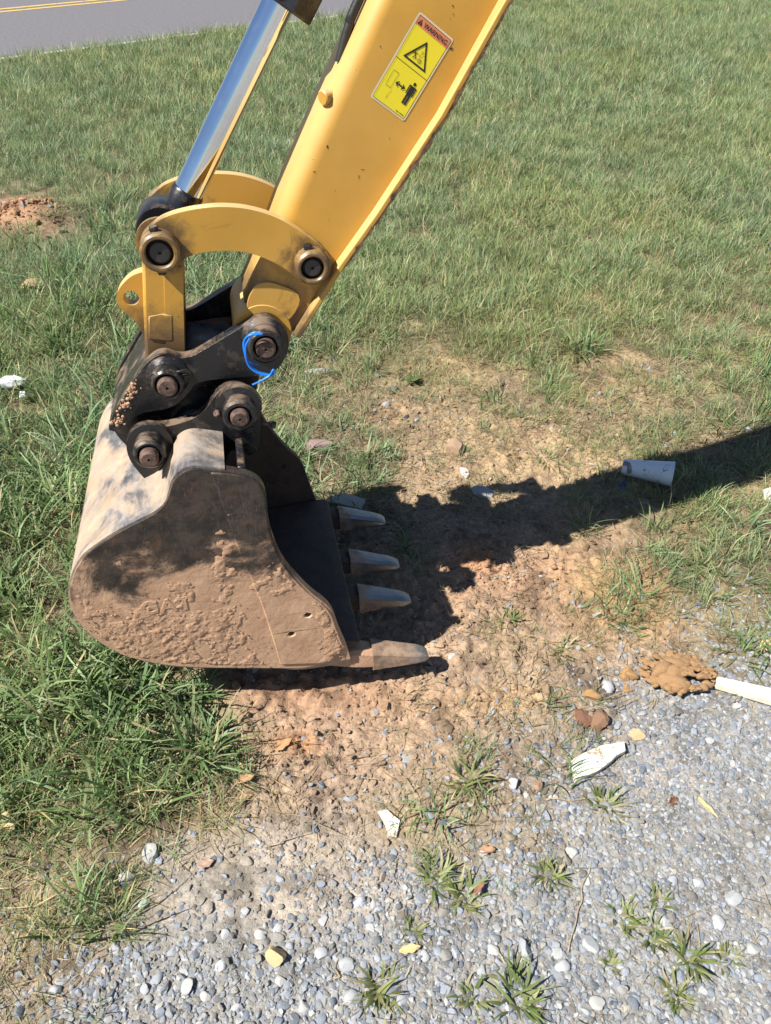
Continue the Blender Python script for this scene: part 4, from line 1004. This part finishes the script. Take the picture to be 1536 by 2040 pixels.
def z6(pts): return [(1050 + p[0] * .3164, 1250 + p[1] * .3164, *p[2:]) for p in pts]
frag = slab('wood_fragment', 'broken white wood fragment lying where soil meets gravel', 'wood', z6([(258, 885, 1), (290, 845), (395, 800), (470, 775, 1), (600, 757, 1), (610, 812, 1), (555, 838), (512, 880), (440, 928), (360, 962), (295, 994, 1), (282, 935)]), (1185, 1530), .016, WH2, (.05, -.03), .006, .003)
bm = bmesh.new(); bm.from_mesh(frag.data); bmesh.ops.subdivide_edges(bm, edges=bm.edges, cuts=2)
for v in bm.verts: v.co.z += (fbm(np.array([v.co.x * 25]), np.array([v.co.y * 25]), 3, 5)[0] - .5) * .010
bm.to_mesh(frag.data); bm.free()
sl_ = slab('wood_board', 'long white wooden board running out of the picture beside the big clod', 'board', z6([(1180, 345, 1), (1176, 392, 1), (1700, 560, 1), (1720, 470, 1)]), (1500, 1388), .020, WHT, (0, -.02), .006, .0025)
def leaf(name, label, px, py, ln_, wd_, rz, colr, curl=.5, cat='leaf', seed=1, up=.006, tip=1.0):
    r = random.Random(seed); k = mpp(px, py); a = ln_ * k; b = wd_ * k; n, m = 12, 6; V, F = [], []
    for i in range(n + 1):
        t = i / n; w = b * (sin(pi * min(.04 + t * .96, 1)) ** .7) * (1 + .18 * sin(t * 17 + seed)) * (1 - .3 * t * tip)
        for j in range(m + 1):
            s_ = j / m * 2 - 1; x = (t - .5) * a * 2; y = s_ * w
            z = curl * (abs(s_) ** 1.7) * w * .9 + curl * a * .7 * (t - .5) ** 2 + .10 * b * sin(9 * t + 4 * s_ + seed)
            V.append((x, y, z))
    for i in range(n):
        for j in range(m): q = i * (m + 1) + j; F.append((q, q + 1, q + m + 2, q + m + 1))
    o = mesh_obj(name, V, F, m_flat(name + '_surface', colr, tuple(c * .68 for c in colr), 60, .75, .3), None, 60)
    s = o.modifiers.new('thickness', 'SOLIDIFY'); s.thickness = .0008
    o.location = ground_at(px, py, up); o.rotation_euler = (r.uniform(-.25, .25), r.uniform(-.25, .25), rz); return tag(o, label, cat)
leaf('dry_leaf', 'small dark brown curled leaf on pale gravel at the right', 1340, 1599, 15, 10, .6, (.20, .095, .05), .8, seed=2, tip=1.8)
leaf('dry_leaf', 'orange-brown curled leaf, upper of two right of the big grass clump', 492, 1556, 19, 12, .5, (.42, .25, .14), .8, seed=3)
leaf('dry_leaf', 'brown leaf, lower of two right of the big grass clump', 487, 1594, 20, 9, .3, (.33, .21, .12), .6, seed=4)
leaf('dry_leaf', 'greyish pink oval leaf under the big grass clump', 421, 1592, 17, 13, -.7, (.36, .28, .25), .3, seed=5)
leaf('dry_leaf', 'large tan ribbed leaf at the left edge', 12, 1652, 30, 22, -.3, (.50, .37, .20), .6, seed=6, up=.02)
leaf('dry_leaf', 'reddish brown leaf on the gravel left of the crabgrass', 970, 1698, 17, 11, .1, (.37, .20, .12), .7, seed=7)
leaf('dry_leaf', 'narrow reddish leaf caught in the crabgrass', 953, 1779, 20, 7, .9, (.34, .17, .11), .5, seed=8, up=.02)
leaf('dry_leaf', 'pinkish brown flat leaf in the gravel at the left', 411, 1723, 17, 12, .3, (.36, .25, .19), .3, seed=9)
leaf('dry_leaf', 'pale yellow leaf on gravel at the bottom', 817, 1893, 22, 10, .2, (.60, .47, .22), .4, seed=10)
leaf('dry_leaf', 'straw coloured husk lying on pale gravel', 1409, 1613, 26, 6, -1.0, (.60, .46, .22), .5, seed=11, cat='husk')
leaf('dry_leaf', 'pale dry leaf standing in the grass under the bucket', 352, 1388, 16, 10, 1.3, (.52, .47, .40), .6, seed=12, up=.012)
leaf('green_leaf', 'dark green leaf of a weed in the bare soil', 826, 768, 20, 14, .6, (.08, .13, .03), .7, seed=13, up=.02)
leaf('dry_leaf', 'orange-red leaf at the right edge by the arm shadow', 1532, 826, 14, 9, 1.2, (.46, .16, .06), .6, seed=14)
leaf('dry_leaf', 'orange leaf pressed into the brown soil in front of the bucket', 566, 1484, 20, 9, .6, (.45, .24, .11), .25, seed=15, up=.003)
slab('plastic_scrap', 'white pointed scrap on the gravel in the middle', 'scrap', [(752, 1622, 1), (770, 1618, 1), (797, 1638, 1), (790, 1670, 1), (775, 1668, 1), (766, 1645, 1)], (775, 1646), .004, WH2, (.1, .08), .006, .001, 0)
slab('plastic_scrap', 'white scrap at the right edge below the cup', 'scrap', [(1515, 985, 1), (1540, 978, 1), (1545, 1005, 1), (1522, 1004, 1)], (1530, 993), .006, WH2, (.2, .1), .012, .001, 0)
slab('plastic_scrap', 'yellowish flat scrap at the right edge above the board', 'scrap', [(1512, 1280, 1), (1545, 1276, 1), (1548, 1302, 1), (1512, 1300, 1)], (1528, 1290), .004, TAN, (.05, 0), .006, .001, 0)
slab('plastic_scrap', 'dark blue scrap just left of the cup on the soil', 'scrap', [(1234, 966, 1), (1244, 962, 1), (1246, 975, 1), (1240, 986, 1), (1233, 982, 1)], (1239, 975), .006, m_plain('dark_blue_plastic', (.03, .06, .13), .3), (.2, .1), .004, .001, 0)
# crumpled white paper in the grass, black block at the right edge
def crumple(name, label, cat, px, py, rx, ry, h, mat, seed, lift):
    me = rock_mesh(name, seed, 4, 1.0, .55, 10); me.materials.append(mat); me.set_sharp_from_angle(angle=radians(25)); o = bpy.data.objects.new(name, me); COL.objects.link(o); k = mpp(px, py)
    o.scale = (rx * k, ry * k, h); o.location = ground_at(px, py, lift); o.rotation_euler = (.2, .1, .5); return tag(o, label, cat)
crumple('crumpled_paper', 'crumpled white paper, larger piece in the grass at the left', 'paper', 32, 782, 28, 13, .022, m_flat('white_paper', (.80, .82, .82), (.68, .70, .72), 30, .6, .2), 31, .05)
crumple('crumpled_paper', 'crumpled white paper, smaller piece in the grass at the left', 'paper', 52, 803, 10, 8, .014, bpy.data.materials['white_paper'], 32, .04)
crumple('rubber_block', 'black rubber lump in the grass at the right edge', 'rubber', 1534, 506, 17, 14, .035, RUB, 33, .03)
# twigs
TWG = m_flat('pale_twig_bark', (.46, .37, .25), (.30, .22, .14), 60, .9, .4)
for i, (a, b, lab) in enumerate((((1088, 1600), (1252, 1590), 'pale thin twig below the white wood fragment'), ((530, 1690), (620, 1660), 'short twig on the gravel below the bucket'), ((668, 1960), (676, 1900), 'pinkish twig near the bottom of the gravel'), ((1130, 1900), (1175, 1720), 'long thin grass stem lying on the gravel'), ((85, 1940), (130, 2000), 'pale stem at the bottom left corner'))):
    p, q = ground_at(*a), ground_at(*b); n = 7; pts = []
    for j in range(n + 1):
        c = p.lerp(q, j / n); c.x += random.gauss(0, .003); c.y += random.gauss(0, .003); c.z = gz(c.x, c.y) + .005 + random.uniform(0, .003); pts.append(c)
    tag(tube('twig', spline(pts, 3), [.0016 * (1 - .6 * j / (n * 3)) for j in range(n * 3 + 1)], TWG, None, 6), lab, 'twig')

# ---- plants that stand alone
GRP = m_attr('single_plant_blade', 'bc', noise=0, bumps=0, rough=.5, transl=.30, spec=.4)
def plant(label, px, py, r, kind, seed, dry=.12, n=None, cat='grass'):
    k = mpp(px, py); R_ = r * k
    if kind == 'crab': me = blades('crabgrass', n or 30, (R_ * .45, R_ * 1.15), (.0042, .0082), R_ * .35, (.55, 1.35), (0, .6), P_CRAB, seed, 5, dry)
    else: me = blades('grass_clump', n or 70, (R_ * .6, R_ * 1.35), (.0040, .0082), R_ * .45, (.25, 1.25), (.2, 1.3), P_BROAD, seed, 6, dry)
    me.materials.clear(); me.materials.append(GRP)
    o = bpy.data.objects.new('crabgrass' if kind == 'crab' else 'grass_clump', me); COL.objects.link(o); o.location = ground_at(px, py); return tag(o, label, cat)
plant('large broad-bladed grass clump at the soil edge below the bucket', 395, 1500, 105, 'broad', 1001, n=110)
plant('grass clump under the heel of the bucket', 385, 1395, 60, 'broad', 1002)
plant('grass clump between the bucket mouth and the bare soil', 745, 915, 55, 'broad', 1003, n=50)
plant('grass clump beside the purplish stone', 590, 925, 50, 'broad', 1004, n=40)
plant('bright grass clump at the far edge of the bare soil', 1160, 700, 60, 'broad', 1005, n=70)
plant('dark grass tuft in the soil above the big clod', 1258, 1262, 36, 'crab', 1006, n=16)
for i, (x, y, r, lab) in enumerate(((868, 1752, 60, 'bushy crabgrass left of the narrow reddish leaf'), (925, 1790, 55, 'crabgrass around the narrow reddish leaf'), (1092, 1745, 52, 'crabgrass standing alone right of the reddish leaves'), (1240, 1830, 48, 'crabgrass, topmost of the row running to the lower right'), (1300, 1865, 46, 'crabgrass, middle of the row running to the lower right'), (1372, 1905, 58, 'crabgrass, largest of the row running to the lower right'), (1450, 1915, 42, 'crabgrass, rightmost in the gravel'), (760, 1965, 62, 'dry crabgrass left of the pale bottom tuft'), (1025, 1985, 82, 'largest crabgrass, at the bottom edge of the gravel'), (940, 1985, 42, 'small crabgrass left of the largest one at the bottom edge'), (1350, 1985, 46, 'crabgrass at the bottom edge right of the largest one'), (1315, 1800, 36, 'small crabgrass just above the row in the gravel'), (1215, 1922, 26, 'tiny crabgrass below the row in the gravel'), (820, 1858, 34, 'small dry crabgrass above the pale yellow leaf'), (1205, 1610, 50, 'thin straggly crabgrass below the white wood fragment'), (935, 1560, 60, 'flat crabgrass in the soil right of the bucket front'), (1120, 1300, 45, 'flat crabgrass in the soil left of the orange clods'), (1010, 1235, 40, 'pale crabgrass in front of the second tooth'), (1395, 1130, 50, 'crabgrass in the sparse grass right of the orange soil'))):
    plant(lab, x, y, r, 'crab', 1100 + i, .18, n=26 if r < 45 else 40)
